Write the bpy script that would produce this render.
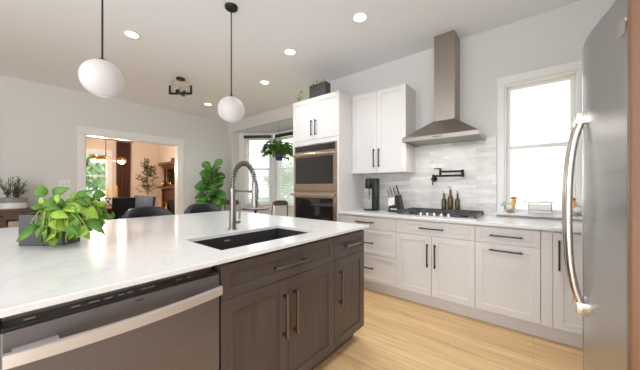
import bpy, bmesh, math, random
from mathutils import Vector, Matrix
for _o in list(bpy.data.objects): bpy.data.objects.remove(_o)
C = bpy.context.scene.collection
S = bpy.context.scene
R_ = math.radians
PI = math.pi

# ------------------------------------------------------------------ camera, world, exposure
cam_d = bpy.data.cameras.new('camera')
cam = bpy.data.objects.new('camera', cam_d); C.objects.link(cam)
cam.location = (0, 0, 1.222)
cam.rotation_euler = (PI/2, 0, 0.688)
cam_d.sensor_fit = 'HORIZONTAL'; cam_d.sensor_width = 36
cam_d.lens = 36*260/640
cam_d.shift_y = 2/640
cam_d.clip_start = .02
S.camera = cam
S.view_settings.view_transform = 'Standard'; S.view_settings.look = 'None'
S.view_settings.gamma = 1; S.view_settings.use_curve_mapping = False
S.view_settings.exposure = 0.43

W = bpy.data.worlds.new('sky'); S.world = W; W.use_nodes = True
_bg = W.node_tree.nodes['Background']
_bg.inputs[0].default_value = (0.91, 0.96, 1.0, 1); _bg.inputs[1].default_value = 2.6
LIGHT_DOWN = 7.0
LIGHT_GLOBE = 6.0
LIGHT_DINING = 78.0

def area_light(name, loc, rot, sx, sy, power, col=(1, 1, 1)):
    d = bpy.data.lights.new(name, 'AREA'); d.shape = 'RECTANGLE'; d.size = sx; d.size_y = sy
    d.energy = power; d.color = col
    o = bpy.data.objects.new(name, d); C.objects.link(o); o.location = loc; o.rotation_euler = rot
    return o
# ------------------------------------------------------------------ materials
def lin(c):
    f = lambda x: x/12.92 if x <= .04045 else ((x+.055)/1.055)**2.4
    return tuple(f(v/255) for v in c) + (1,)

def mat(name, col, rough=.5, metal=0, noise=0, nscale=(8, 8, 8), bump=0, emit=0, spec=.5, coat=0, col2=None, detail=4):
    m = bpy.data.materials.new(name); m.use_nodes = True
    nt = m.node_tree; b = nt.nodes['Principled BSDF']
    b.inputs['Base Color'].default_value = lin(col); b.inputs['Roughness'].default_value = rough
    b.inputs['Metallic'].default_value = metal; b.inputs['Specular IOR Level'].default_value = spec
    b.inputs['Coat Weight'].default_value = coat
    if emit:
        b.inputs['Emission Color'].default_value = lin(col); b.inputs['Emission Strength'].default_value = emit
    if noise or bump or col2:
        tc = nt.nodes.new('ShaderNodeTexCoord'); mp = nt.nodes.new('ShaderNodeMapping')
        mp.inputs['Scale'].default_value = nscale
        nz = nt.nodes.new('ShaderNodeTexNoise'); nz.inputs['Scale'].default_value = 1; nz.inputs['Detail'].default_value = detail
        nt.links.new(tc.outputs['Object'], mp.inputs[0]); nt.links.new(mp.outputs[0], nz.inputs['Vector'])
        if noise or col2:
            rp = nt.nodes.new('ShaderNodeValToRGB')
            c = lin(col)
            if col2: a, z = c, lin(col2)
            else:
                a = tuple(min(1, x*(1-noise)) for x in c[:3])+(1,); z = tuple(min(1, x*(1+noise)) for x in c[:3])+(1,)
            rp.color_ramp.elements[0].position = .3; rp.color_ramp.elements[1].position = .7
            rp.color_ramp.elements[0].color = a; rp.color_ramp.elements[1].color = z
            nt.links.new(nz.outputs['Fac'], rp.inputs[0]); nt.links.new(rp.outputs[0], b.inputs['Base Color'])
        if bump:
            bp = nt.nodes.new('ShaderNodeBump'); bp.inputs['Strength'].default_value = bump; bp.inputs['Distance'].default_value = .002
            nt.links.new(nz.outputs['Fac'], bp.inputs['Height']); nt.links.new(bp.outputs[0], b.inputs['Normal'])
    return m

def glass(name, tint=(1, 1, 1), refl=.08, rough=.02):
    m = bpy.data.materials.new(name); m.use_nodes = True; nt = m.node_tree
    for n in list(nt.nodes): nt.nodes.remove(n)
    o = nt.nodes.new('ShaderNodeOutputMaterial'); mx = nt.nodes.new('ShaderNodeMixShader')
    t = nt.nodes.new('ShaderNodeBsdfTransparent'); g = nt.nodes.new('ShaderNodeBsdfGlossy')
    t.inputs[0].default_value = tint+(1,); g.inputs['Roughness'].default_value = rough
    mx.inputs[0].default_value = refl
    nt.links.new(t.outputs[0], mx.inputs[1]); nt.links.new(g.outputs[0], mx.inputs[2]); nt.links.new(mx.outputs[0], o.inputs[0])
    return m

M = {}
M['wall'] = mat('wall_paint', (224, 222, 219), .8, bump=.05, nscale=(90, 90, 90))
M['ceil'] = mat('ceiling_paint', (239, 241, 245), .85, bump=.04, nscale=(70, 70, 70))
M['trim'] = mat('white_trim_paint', (240, 238, 236), .35, noise=.01)
M['dwall'] = mat('dining_wall_paint', (234, 214, 197), .8, bump=.05, nscale=(90, 90, 90))
M['white'] = mat('white_cabinet_lacquer', (231, 227, 225), .3, noise=.012, nscale=(3, 3, 3))
M['isl'] = mat('dark_stained_maple', (92, 80, 75), .32, col2=(78, 68, 63), nscale=(22, 22, 2.5), bump=.06, spec=.45)
M['islk'] = mat('dark_toe_kick', (38, 33, 31), .6, noise=.1)
M['steel'] = mat('brushed_stainless', (192, 191, 190), .3, 1, noise=.05, nscale=(3, 3, 260), bump=.03)
M['steelh'] = mat('brushed_stainless_across', (190, 184, 176), .3, 1, noise=.05, nscale=(160, 160, 3), bump=.03)
M['dwsteel'] = mat('stainless_dishwasher_front', (132, 128, 130), .45, .85, noise=.05, nscale=(3, 3, 260), bump=.03)
M['steelb'] = mat('bright_stainless', (226, 220, 214), .22, 1, noise=.03, nscale=(4, 4, 120))
M['dwhandle'] = mat('satin_dishwasher_handle', (214, 206, 202), .38, .55, noise=.03, nscale=(3, 3, 100))
M['hood'] = mat('brushed_hood_steel', (160, 150, 141), .36, 1, noise=.05, nscale=(160, 160, 3), bump=.03)
M['oven'] = mat('slate_bronze_stainless', (196, 176, 156), .32, 1, noise=.04, nscale=(3, 3, 200))
M['oglass'] = mat('oven_glass', (42, 38, 36), .06, noise=.1, nscale=(5, 5, 5), coat=.6)
M['nickel'] = mat('brushed_nickel', (150, 144, 138), .28, 1, noise=.04, nscale=(60, 60, 60))
M['pull'] = mat('dark_bronze_pull', (66, 60, 57), .35, .7, noise=.08, nscale=(40, 40, 40))
M['pulli'] = mat('brushed_pewter_pull', (140, 129, 122), .3, 1, noise=.06, nscale=(60, 60, 8))
M['black'] = mat('matte_black_metal', (28, 27, 27), .4, .3, noise=.12, nscale=(30, 30, 30))
M['bplast'] = mat('black_plastic', (32, 31, 32), .35, noise=.12, nscale=(20, 20, 20))
M['iron'] = mat('cast_iron', (74, 72, 73), .55, .2, noise=.15, nscale=(60, 60, 60), bump=.2)
M['sink'] = mat('black_composite', (62, 58, 57), .35, noise=.12, nscale=(150, 150, 150))
M['leather'] = mat('black_leather', (36, 36, 39), .42, noise=.1, nscale=(60, 60, 60), bump=.2)
M['slate'] = mat('dark_grey_planter', (70, 66, 67), .42, noise=.06, nscale=(14, 14, 14))
M['soil'] = mat('potting_soil', (50, 38, 28), .95, noise=.4, nscale=(80, 80, 80), bump=.6)
M['leaf'] = mat('green_leaf', (60, 102, 30), .42, col2=(108, 152, 50), nscale=(14, 14, 14), spec=.4)
M['leafl'] = mat('lime_leaf', (122, 164, 50), .4, col2=(176, 202, 84), nscale=(22, 22, 22), spec=.4)
M['leafd'] = mat('deep_green_leaf', (56, 112, 40), .35, col2=(104, 158, 64), nscale=(7, 7, 7), spec=.45)
M['olive'] = mat('olive_leaf', (92, 92, 58), .55, col2=(130, 122, 84), nscale=(20, 20, 20))
M['herb'] = mat('grey_green_leaf', (84, 108, 62), .5, col2=(126, 142, 96), nscale=(30, 30, 30))
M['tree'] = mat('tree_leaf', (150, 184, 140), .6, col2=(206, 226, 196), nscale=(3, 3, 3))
M['bark'] = mat('bark', (96, 76, 58), .85, noise=.25, nscale=(20, 20, 6), bump=.5)
M['stem'] = mat('green_stem', (150, 176, 66), .5, noise=.1, nscale=(20, 20, 20))
M['walnut'] = mat('walnut_wood', (104, 80, 66), .4, col2=(84, 64, 52), nscale=(20, 3, 20), bump=.05)
M['beige'] = mat('beige_basket', (176, 160, 140), .8, noise=.2, nscale=(60, 60, 90), bump=.5)
M['mahog'] = mat('red_brown_mantel_wood', (98, 52, 28), .32, col2=(74, 38, 20), nscale=(25, 25, 3))
M['orange'] = mat('warm_oak_panel', (140, 98, 66), .4, col2=(122, 84, 56), nscale=(16, 16, 1.6))
M['curtain'] = mat('brown_velvet', (94, 58, 45), .8, noise=.15, nscale=(6, 6, 2))
M['brass'] = mat('polished_brass', (206, 152, 70), .25, 1, noise=.05)
M['blind'] = mat('white_blind_slat', (236, 236, 234), .5, noise=.01)
M['bfabric'] = mat('black_fabric', (26, 25, 26), .85, noise=.1, nscale=(90, 90, 90), bump=.2, spec=.2)
M['bluegrey'] = mat('blue_grey_fabric', (66, 76, 92), .8, noise=.12, nscale=(120, 120, 120), bump=.3)
M['gunmetal'] = mat('grey_painted_metal', (96, 92, 89), .35, .6, noise=.08, nscale=(20, 20, 20))
M['ceram'] = mat('white_ceramic', (232, 228, 222), .25, noise=.02)
M['gceram'] = mat('grey_ceramic', (142, 140, 138), .4, noise=.06)
M['red'] = mat('red_glaze', (206, 60, 56), .3, noise=.08, nscale=(40, 40, 40))
M['yellow'] = mat('yellow_glaze', (232, 178, 74), .3, noise=.1, nscale=(40, 40, 40))
M['teal'] = mat('sage_glaze', (150, 186, 170), .3, col2=(206, 214, 196), nscale=(70, 70, 70))
M['terra'] = mat('orange_brown_glaze', (196, 128, 84), .4, noise=.1, nscale=(40, 40, 40))
M['candle'] = mat('yellow_wax', (222, 178, 84), .5, noise=.04)
M['oil'] = mat('brown_bottle_glass', (92, 76, 44), .08, noise=.15, nscale=(12, 12, 12), coat=.5)
M['bulb'] = mat('lit_diffuser', (255, 250, 240), .5, emit=6)
M['globe'] = mat('lit_opal_glass', (214, 208, 205), .35, emit=.05)
M['wbulb'] = mat('warm_lit_glass', (255, 226, 176), .4, emit=.9)
M['hoodlit'] = mat('hood_lamp_glass', (255, 255, 255), .3, emit=2.5)
M['grille'] = mat('hood_filter', (150, 146, 142), .35, .9, noise=.1, nscale=(200, 8, 8))
M['mirror'] = mat('mirror_glass', (200, 190, 176), .05, 1, noise=.01)
M['art'] = mat('dark_print', (96, 72, 64), .6, col2=(60, 66, 72), nscale=(5, 5, 5))
M['siding'] = mat('white_siding', (244, 246, 248), .7, noise=.01)
M['grass'] = mat('lawn', (126, 158, 92), .9, noise=.2, nscale=(3, 3, 3))
M['pane'] = glass('window_glass', refl=.06)
M['frost'] = glass('lamp_glass', (.95, .93, .9), .2, .2)
M['ink'] = mat('grey_print', (190, 190, 192), .5, noise=.02)
M['mark'] = mat('dark_mark', (84, 80, 78), .4, .5, noise=.03)

def nodes_of(name, rough):
    m = bpy.data.materials.new(name); m.use_nodes = True; nt = m.node_tree
    b = nt.nodes['Principled BSDF']; b.inputs['Roughness'].default_value = rough
    tc = nt.nodes.new('ShaderNodeTexCoord'); mp = nt.nodes.new('ShaderNodeMapping')
    nt.links.new(tc.outputs['Object'], mp.inputs[0])
    return m, nt, b, mp
def N(nt, t, **kw):
    n = nt.nodes.new(t)
    for k, v in kw.items(): n.inputs[k].default_value = v
    return n

def make_floor_mat():
    m, nt, b, mp = nodes_of('oak_plank_floor', .34)
    br = N(nt, 'ShaderNodeTexBrick', **{'Color1': lin((238, 203, 152)), 'Color2': lin((224, 184, 134)), 'Mortar': lin((196, 154, 108)),
        'Scale': 1.0, 'Mortar Size': .0012, 'Brick Width': 1.3, 'Row Height': .083, 'Bias': -.1})
    br.offset = .37; br.offset_frequency = 3
    nt.links.new(mp.outputs[0], br.inputs['Vector'])
    mp2 = nt.nodes.new('ShaderNodeMapping'); mp2.inputs['Scale'].default_value = (2.2, 34, 1)
    tc = nt.nodes.new('ShaderNodeTexCoord'); nt.links.new(tc.outputs['Object'], mp2.inputs[0])
    nz = N(nt, 'ShaderNodeTexNoise', Scale=1.0, Detail=6.0, Distortion=.6); nt.links.new(mp2.outputs[0], nz.inputs['Vector'])
    rp = nt.nodes.new('ShaderNodeValToRGB'); rp.color_ramp.elements[0].position = .3; rp.color_ramp.elements[1].position = .72
    rp.color_ramp.elements[0].color = (.72, .66, .60, 1); rp.color_ramp.elements[1].color = (1.06, 1.05, 1.04, 1)
    nt.links.new(nz.outputs['Fac'], rp.inputs[0])
    mx = nt.nodes.new('ShaderNodeMix'); mx.data_type = 'RGBA'; mx.blend_type = 'MULTIPLY'; mx.inputs[0].default_value = .75
    nt.links.new(br.outputs['Color'], mx.inputs[6]); nt.links.new(rp.outputs[0], mx.inputs[7])
    nt.links.new(mx.outputs[2], b.inputs['Base Color'])
    bp = N(nt, 'ShaderNodeBump', Strength=.12, Distance=.002); nt.links.new(nz.outputs['Fac'], bp.inputs['Height']); nt.links.new(bp.outputs[0], b.inputs['Normal'])
    return m
M['floor'] = make_floor_mat()

def make_tile_mat():
    m, nt, b, mp = nodes_of('white_marble_tile', .22)
    mp.inputs['Rotation'].default_value = (R_(90), 0, 0)
    br = N(nt, 'ShaderNodeTexBrick', **{'Color1': lin((240, 238, 235)), 'Color2': lin((212, 210, 207)), 'Mortar': lin((226, 222, 217)),
        'Scale': 1.0, 'Mortar Size': .0016, 'Brick Width': .245, 'Row Height': .05, 'Bias': -.15})
    br.offset = .41; br.offset_frequency = 2
    nt.links.new(mp.outputs[0], br.inputs['Vector'])
    mp2 = nt.nodes.new('ShaderNodeMapping'); mp2.inputs['Scale'].default_value = (5, 5, 16)
    tc = nt.nodes.new('ShaderNodeTexCoord'); nt.links.new(tc.outputs['Object'], mp2.inputs[0])
    nz = N(nt, 'ShaderNodeTexNoise', Scale=1.0, Detail=7.0, Distortion=1.4); nt.links.new(mp2.outputs[0], nz.inputs['Vector'])
    rp = nt.nodes.new('ShaderNodeValToRGB'); rp.color_ramp.elements[0].position = .32; rp.color_ramp.elements[1].position = .58
    rp.color_ramp.elements[0].color = (.85, .85, .85, 1); rp.color_ramp.elements[1].color = (1.03, 1.03, 1.02, 1)
    nt.links.new(nz.outputs['Fac'], rp.inputs[0])
    mx = nt.nodes.new('ShaderNodeMix'); mx.data_type = 'RGBA'; mx.blend_type = 'MULTIPLY'; mx.inputs[0].default_value = .8
    nt.links.new(br.outputs['Color'], mx.inputs[6]); nt.links.new(rp.outputs[0], mx.inputs[7])
    nt.links.new(mx.outputs[2], b.inputs['Base Color'])
    return m
M['tile'] = make_tile_mat()

def make_quartz_mat(nm, rough, spec):
    m, nt, b, mp = nodes_of(nm, rough)
    b.inputs['Specular IOR Level'].default_value = spec
    mp.inputs['Scale'].default_value = (2.6, 2.6, 2.6)
    nz = N(nt, 'ShaderNodeTexNoise', Scale=1.0, Detail=9.0, Roughness=.6, Distortion=1.8); nt.links.new(mp.outputs[0], nz.inputs['Vector'])
    rp = nt.nodes.new('ShaderNodeValToRGB'); e = rp.color_ramp.elements
    e[0].position = .30; e[0].color = lin((229, 226, 223)); e[1].position = .62; e[1].color = lin((236, 234, 232))
    k = e.new(.47); k.color = lin((237, 235, 233)); k = e.new(.5); k.color = lin((228, 226, 224)); k = e.new(.53); k.color = lin((236, 234, 232))
    nt.links.new(nz.outputs['Fac'], rp.inputs[0]); nt.links.new(rp.outputs[0], b.inputs['Base Color'])
    return m
M['quartz'] = make_quartz_mat('white_quartz', .12, .22)
M['quartzr'] = make_quartz_mat('polished_white_quartz', .12, .5)

# ------------------------------------------------------------------ mesh helpers
class G:
    def __init__(s): s.bm = bmesh.new()
    def box(s, x0, x1, y0, y1, z0, z1, bev=0, seg=2, T=None):
        r = bmesh.ops.create_cube(s.bm, size=1)['verts']
        for v in r:
            v.co = Vector((x0+(v.co.x+.5)*(x1-x0), y0+(v.co.y+.5)*(y1-y0), z0+(v.co.z+.5)*(z1-z0)))
        if bev:
            ed = list({e for v in r for e in v.link_edges})
            rr = bmesh.ops.bevel(s.bm, geom=ed, offset=bev, segments=seg, affect='EDGES', profile=.5)
            r = list({v for f in rr['faces'] for v in f.verts} | {v for v in r if v.is_valid})
            st = list(r); seen = set(r)
            while st:
                v = st.pop()
                for e in v.link_edges:
                    w = e.other_vert(v)
                    if w not in seen: seen.add(w); st.append(w)
            r = list(seen)
        if T:
            for v in r: v.co = T @ v.co
        return s
    def cyl(s, a, b, r0, r1=None, seg=16):
        a, b = Vector(a), Vector(b); r1 = r0 if r1 is None else r1
        d = b-a; q = d.to_track_quat('Z', 'Y').to_matrix().to_4x4()
        T = Matrix.Translation((a+b)/2) @ q
        bmesh.ops.create_cone(s.bm, cap_ends=True, segments=seg, radius1=max(r0, 1e-5), radius2=max(r1, 1e-5), depth=d.length, matrix=T)
        return s
    def lathe(s, c, prof, seg=24, T=None):
        c = Vector(c); rings = []
        for r, z in prof:
            if r < 1e-6: rings.append([s.bm.verts.new(c+Vector((0, 0, z)))])
            else: rings.append([s.bm.verts.new(c+Vector((r*math.cos(2*PI*k/seg), r*math.sin(2*PI*k/seg), z))) for k in range(seg)])
        for A, B in zip(rings, rings[1:]):
            for k in range(seg):
                a0, a1 = A[k % len(A)], A[(k+1) % len(A)]; b0, b1 = B[k % len(B)], B[(k+1) % len(B)]
                vs = []
                for v in (a0, a1, b1, b0):
                    if v not in vs: vs.append(v)
                if len(vs) > 2: s.bm.faces.new(vs)
        if T:
            for ring in rings:
                for v in ring: v.co = T @ v.co
        return s
    def tube(s, pts, r, seg=10, r1=None):
        pts = [Vector(p) for p in pts]; rings = []; n = len(pts); up = None
        for i, p in enumerate(pts):
            t = (pts[min(i+1, n-1)]-pts[max(i-1, 0)]).normalized()
            if up is None:
                up = Vector((0, 0, 1)) if abs(t.z) < .9 else Vector((1, 0, 0))
            x = (up - t*up.dot(t)).normalized(); up = x; y = t.cross(x)
            rr = r if r1 is None else r+(r1-r)*i/(n-1)
            rings.append([s.bm.verts.new(p+x*rr*math.cos(2*PI*k/seg)+y*rr*math.sin(2*PI*k/seg)) for k in range(seg)])
        for A, B in zip(rings, rings[1:]):
            for k in range(seg): s.bm.faces.new((A[k], A[(k+1) % seg], B[(k+1) % seg], B[k]))
        s.bm.faces.new(rings[0][::-1]); s.bm.faces.new(rings[-1])
        return s
    def ball(s, c, r, sc=(1, 1, 1), seg=20, T=None):
        m = Matrix.Translation(c) @ (T or Matrix()) @ Matrix.Diagonal((*sc, 1))
        bmesh.ops.create_uvsphere(s.bm, u_segments=seg, v_segments=seg//2+2, radius=r, matrix=m)
        return s
    def prism(s, pts, a, b):
        """closed outline pts lofted from offset a to offset b"""
        a, b = Vector(a), Vector(b)
        A = [s.bm.verts.new(Vector(p)+a) for p in pts]; B = [s.bm.verts.new(Vector(p)+b) for p in pts]
        n = len(pts)
        s.bm.faces.new(A[::-1]); s.bm.faces.new(B)
        for k in range(n): s.bm.faces.new((A[k], A[(k+1) % n], B[(k+1) % n], B[k]))
        return s
    def sheet(s, rows):
        V = [[s.bm.verts.new(p) for p in r] for r in rows]
        for A, B in zip(V, V[1:]):
            for k in range(len(A)-1): s.bm.faces.new((A[k], A[k+1], B[k+1], B[k]))
        return s
    def leaf(s, base, d, up, L, Wd, bend=.3, shape='heart', fold=.18):
        base = Vector(base); d = Vector(d).normalized(); up = Vector(up)
        up = (up-d*up.dot(d)); up = up.normalized() if up.length > 1e-4 else d.orthogonal().normalized()
        side = d.cross(up)
        prof = {'heart': [(0, .1), (.06, .62), (.2, .98), (.4, 1), (.62, .76), (.82, .4), (1, .02)],
                'oval': [(0, .06), (.2, .7), (.45, 1), (.7, .85), (.9, .4), (1, .04)],
                'fiddle': [(0, .1), (.15, .5), (.35, .62), (.6, 1), (.82, .92), (.95, .5), (1, .06)],
                'quad': [(0, .1), (.5, 1), (1, .05)]}[shape]
        rows = []
        for t, w in prof:
            a = bend*t
            c = base + d*(L*math.sin(a)/max(bend, 1e-3)*1.0 if bend > 1e-3 else L*t) - up*(L*(1-math.cos(a))/max(bend, 1e-3) if bend > 1e-3 else 0)
            rows.append((c+side*w*Wd/2+up*fold*w*Wd/2, c, c-side*w*Wd/2+up*fold*w*Wd/2))
        s.sheet(rows); return s

def add(name, g, m, parent=None, smooth=False, thick=0):
    me = bpy.data.meshes.new(name)
    bm = g.bm
    if parent is not None:
        off = root_loc(parent)
        bmesh.ops.translate(bm, verts=bm.verts, vec=-off)
    bmesh.ops.recalc_face_normals(bm, faces=bm.faces)
    bm.to_mesh(me); bm.free()
    me.materials.append(m)
    if smooth:
        for p in me.polygons: p.use_smooth = True
        me.set_sharp_from_angle(angle=R_(38))
    o = bpy.data.objects.new(name, me); C.objects.link(o)
    if parent is not None: o.parent = parent
    if thick:
        md = o.modifiers.new('thickness', 'SOLIDIFY'); md.thickness = thick
    return o
def root_loc(o):
    v = Vector(o.location)
    while o.parent: o = o.parent; v += Vector(o.location)
    return v
def tag(o, label, cat, group=None, kind=None):
    o['label'] = label; o['category'] = cat
    if group: o['group'] = group
    if kind: o['kind'] = kind
    return o
def thing(name, label, cat, loc=(0, 0, 0), group=None):
    o = bpy.data.objects.new(name, None); C.objects.link(o); o.location = loc
    o.empty_display_size = .1
    return tag(o, label, cat, group)
def one(name, g, m, label, cat, group=None, smooth=True, loc=None, thick=0):
    if loc is not None: bmesh.ops.translate(g.bm, verts=g.bm.verts, vec=-Vector(loc))
    o = add(name, g, m, None, smooth, thick)
    if loc is not None: o.location = loc
    return tag(o, label, cat, group)
def struct(name, g, m, parent=None, smooth=False):
    o = add(name, g, m, parent, smooth)
    if parent is None: o['kind'] = 'structure'
    return o
def struct_root(name, loc=(0, 0, 0)):
    o = bpy.data.objects.new(name, None); C.objects.link(o); o.location = loc; o['kind'] = 'structure'; return o
def copy_tree(o, parent=None):
    c = o.copy(); C.objects.link(c)
    if parent is not None: c.parent = parent
    for ch in list(o.children): copy_tree(ch, c)
    return c
def arc(p, n):
    """smooth curve through control points (Catmull-Rom)"""
    p = [Vector(q) for q in p]; P = [p[0]*2-p[1]]+p+[p[-1]*2-p[-2]]; out = []
    for i in range(1, len(P)-2):
        for k in range(n):
            t = k/n; a, b, c, d = P[i-1:i+3]
            out.append(.5*((2*b)+(c-a)*t+(2*a-5*b+4*c-d)*t*t+(3*b-a-3*c+d)*t**3))
    out.append(p[-1]); return out

H = 2.912
XL, YW, XR, YB = -6.2, 3.32, 1.0, -3.0
YN = 3.75            # face of the nook beam

# ------------------------------------------------------------------ structure
struct('floor', G().box(-10.1, XR+.1, YB, 5.2, -.1, 0), M['floor'])
g = G().box(XL-.15, XR+.1, YB, YN+.12, H, H+.1)
struct('ceiling', g, M['ceil'])
# range wall with window opening  X -.235...295, Z .97..2.30
WX0, WX1, WZ0, WZ1 = -.235, .315, .955, 2.29
g = G().box(-2.72, WX0, YW, YW+.15, 0, H).box(WX1, XR+.1, YW, YW+.15, 0, H).box(WX0, WX1, YW, YW+.15, 0, WZ0).box(WX0, WX1, YW, YW+.15, WZ1, H)
g.box(-2.84, -2.72, YW, YN+.12, 0, H)
struct('wall_back', g, M['wall'])
DY0, DY1, DZ = .925, 2.50, 2.165
g = G().box(XL-.15, XL, YB, DY0, 0, H).box(XL-.15, XL, DY1, YN+.2, 0, H).box(XL-.15, XL, DY0, DY1, DZ, H)
struct('wall_left', g, M['wall'])
struct('wall_front', G().box(XL, -3.4, YB-.1, YB, 0, H), M['wall'])
struct('wall_right', G().box(XR, XR+.1, -.8, YW, 0, H), M['wall'])
# nook beam, jambs and bay
struct('trim_1', G().box(XL, -2.72, YN, YN+.12, 2.65, H).box(XL, -6.03, YN, YN+.12, 0, 2.65), M['wall'])
struct('ceiling_bay', G().box(XL, -2.2, YN+.12, 4.75, 2.65, 2.75), M['ceil'])
struct('wall_bay', G().box(-2.84, -2.74, YN+.12, 4.62, 0, 2.65).box(-6.2, -6.03, YN+.12, 3.95, 0, 2.65), M['wall'])
# dining room shell
XD = -10.0; YD = 3.36
WDY0, WDY1, WDZ0, WDZ1 = 1.05, 2.02, .80, 2.24
g = G().box(XD-.15, XD, -1.5, WDY0, 0, H).box(XD-.15, XD, WDY1, YD+.1, 0, H).box(XD-.15, XD, WDY0, WDY1, 0, WDZ0).box(XD-.15, XD, WDY0, WDY1, WDZ1, H)
struct('wall_dining_left', g, M['dwall'])
struct('wall_dining_back', G().box(XD, XL-.15, YD, YD+.1, 0, H), M['dwall'])
struct('wall_dining_front', G().box(XD, XL-.15, -1.5, -1.4, 0, H), M['dwall'])
struct('ceiling_dining', G().box(XD-.15, XL-.15, -1.5, YD+.1, H, H+.1), M['ceil'])
struct('ground', G().box(-26, -10.2, -12, 22, -.5, -.12).box(-10.2, 12, 5.25, 22, -.5, -.12), M['grass'])
# doorway casing
g = G().box(XL, XL+.022, DY0-.105, DY0, 0, DZ, .003).box(XL, XL+.022, DY1, DY1+.11, 0, DZ, .003)
g.box(XL, XL+.026, DY0-.115, DY1+.12, DZ, DZ+.14, .003)
g.box(XL-.15, XL, DY0-.012, DY0+.012, 0, DZ).box(XL-.15, XL, DY1-.012, DY1+.012, 0, DZ).box(XL-.15, XL, DY0, DY1, DZ-.012, DZ+.01)
struct('trim_2', g, M['trim'])
struct('baseboard_left', G().box(XL, XL+.016, YB, DY0-.12, 0, .15, .004).box(XL, XL+.016, DY1+.12, YN, 0, .15, .004), M['trim'])
struct('baseboard_dining', G().box(XD, XD+.016, -1.4, YD, 0, .2, .004).box(XD, XL-.15, YD-.016, YD, 0, .2, .004), M['trim'])
# backsplash
struct('trim_3', G().box(-1.90, -.305, YW-.012, YW, .914, 1.765), M['tile'])

def sash_window(name, x0, x1, z0, z1, T, depth=.15, casing=.062, rail=None, sillz=None, trimm=M['trim']):
    """double-hung window built in local x (width), y (outwards), z; T places it"""
    root = struct_root(name)
    def put(nm, g, m):
        for v in g.bm.verts: v.co = T @ v.co
        return struct(nm, g, m, root)
    c = casing
    g = G().box(x0-c, x0, -.022, 0, z0, z1, .003).box(x1, x1+c, -.022, 0, z0, z1, .003).box(x0-c-.004, x1+c+.004, -.026, 0, z1, z1+c+.012, .003)
    put('casing', g, trimm)
    t = .014
    g = G().box(x0, x0+t, 0, depth, z0, z1).box(x1-t, x1, 0, depth, z0, z1).box(x0+t, x1-t, 0, depth, z1-t, z1).box(x0+t, x1-t, 0, depth, z0, z0+t)
    put('jamb', g, trimm)
    zm = rail if rail else (z0+z1)/2
    f = .034
    def sash(a, b, y):
        return G().box(x0+t, x0+t+f, y, y+.035, a, b, .004).box(x1-t-f, x1-t, y, y+.035, a, b, .004).box(x0+t+f, x1-t-f, y, y+.035, b-f, b, .004).box(x0+t+f, x1-t-f, y, y+.035, a, a+f, .004)
    put('sash', sash(zm-.015, z1-t, .085), trimm)
    put('sash', sash(z0+t, zm+.02, .048), trimm)
    put('pane', G().box(x0+t+f, x1-t-f, .10, .104, zm+.015, z1-t-f), M['pane'])
    put('pane', G().box(x0+t+f, x1-t-f, .063, .067, z0+t+f, zm-.01), M['pane'])
    put('sill', G().box(x0-c-.01, x1+c+.01, -.045, .05, z0-.022, z0+.004, .004), trimm)
    return root
sash_window('window_1', WX0, WX1, WZ0, WZ1, Matrix.Translation((0, YW, 0)), rail=1.63)
# neighbour's white siding outside the range window
tag(one('house', G().box(-2.5, 4.5, 7.2, 7.6, -.12, 7), M['siding'], 'pale white house wall seen through the window over the counter', 'house', smooth=False), 'pale white house wall seen through the window over the counter', 'house')
# bay: centre window plane Y=4.52, angled unit on the left
g = G().box(-5.27, -2.74, 4.52, 4.64, 0, .78).box(-5.27, -2.74, 4.52, 4.64, 2.52, 2.65).box(-5.27, -5.14, 4.52, 4.64, .78, 2.52).box(-3.95, -3.78, 4.52, 4.64, .78, 2.52).box(-2.84, -2.74, 4.52, 4.64, .78, 2.52)
struct('wall_bay_back', g, M['trim'])
ang = math.atan2(4.49-3.95, -5.27+6.03)
TA = Matrix.Translation((-6.03, 3.95, 0)) @ Matrix.Rotation(ang, 4, 'Z')
LA = math.hypot(.54, .76)
g = G().box(0, LA, 0, .12, 0, .78, T=TA).box(0, LA, 0, .12, 2.52, 2.65, T=TA).box(0, .20, 0, .12, .78, 2.52, T=TA).box(LA-.09, LA+.03, 0, .12, .78, 2.52, T=TA)
struct('wall_bay_left', g, M['trim'])
sash_window('window_2', .20, LA-.09, .78, 2.52, TA, depth=.12, casing=.05, rail=1.68)
sash_window('window_3', -5.14, -3.95, .78, 2.52, Matrix.Translation((0, 4.52, 0)), depth=.12, casing=.05, rail=1.68)
sash_window('window_4', -3.78, -2.84, .78, 2.52, Matrix.Translation((0, 4.52, 0)), depth=.12, casing=.04, rail=1.68)
TD = Matrix.Translation((XD, 0, 0)) @ Matrix.Rotation(R_(90), 4, 'Z')
sash_window('window_5', WDY0, WDY1, WDZ0, WDZ1, TD, casing=.09, rail=1.55)

# ------------------------------------------------------------------ blinds
def blind(T, x0, x1, z0, z1, label):
    root = thing('window_blind', label, 'blind', T @ Vector(((x0+x1)/2, -.04, z1)), 'white slat blinds in the bay')
    def put(nm, g, m, par=root):
        for v in g.bm.verts: v.co = T @ v.co
        return add(nm, g, m, par)
    put('headrail', G().box(x0, x1, -.075, -.03, z1-.075, z1, .004), M['pull'])
    g = G(); z = z1-.11
    while z > z0:
        A = Matrix.Translation((0, -.05, z)) @ Matrix.Rotation(R_(38), 4, 'X')
        g.box(x0+.01, x1-.01, -.025, .025, -.0012, .0012, T=A); z -= .042
    put('slats', g, M['blind'])
    put('bottom_rail', G().box(x0+.01, x1-.01, -.065, -.035, z0-.02, z0, .003), M['blind'])
    for x in (x0+.12, x1-.12): put('cord', G().cyl((x, -.05, z0-.01), (x, -.05, z1-.07), .0015, seg=6), M['blind'])
    return root
blind(TA, .16, LA-.05, .84, 2.57, 'white slat blind with dark headrail on the narrow angled bay window')
blind(Matrix.Translation((0, 4.52, 0)), -5.17, -3.93, .84, 2.57, 'white slat blind with dark headrail behind the hanging plant, next to oven tower')

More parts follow.
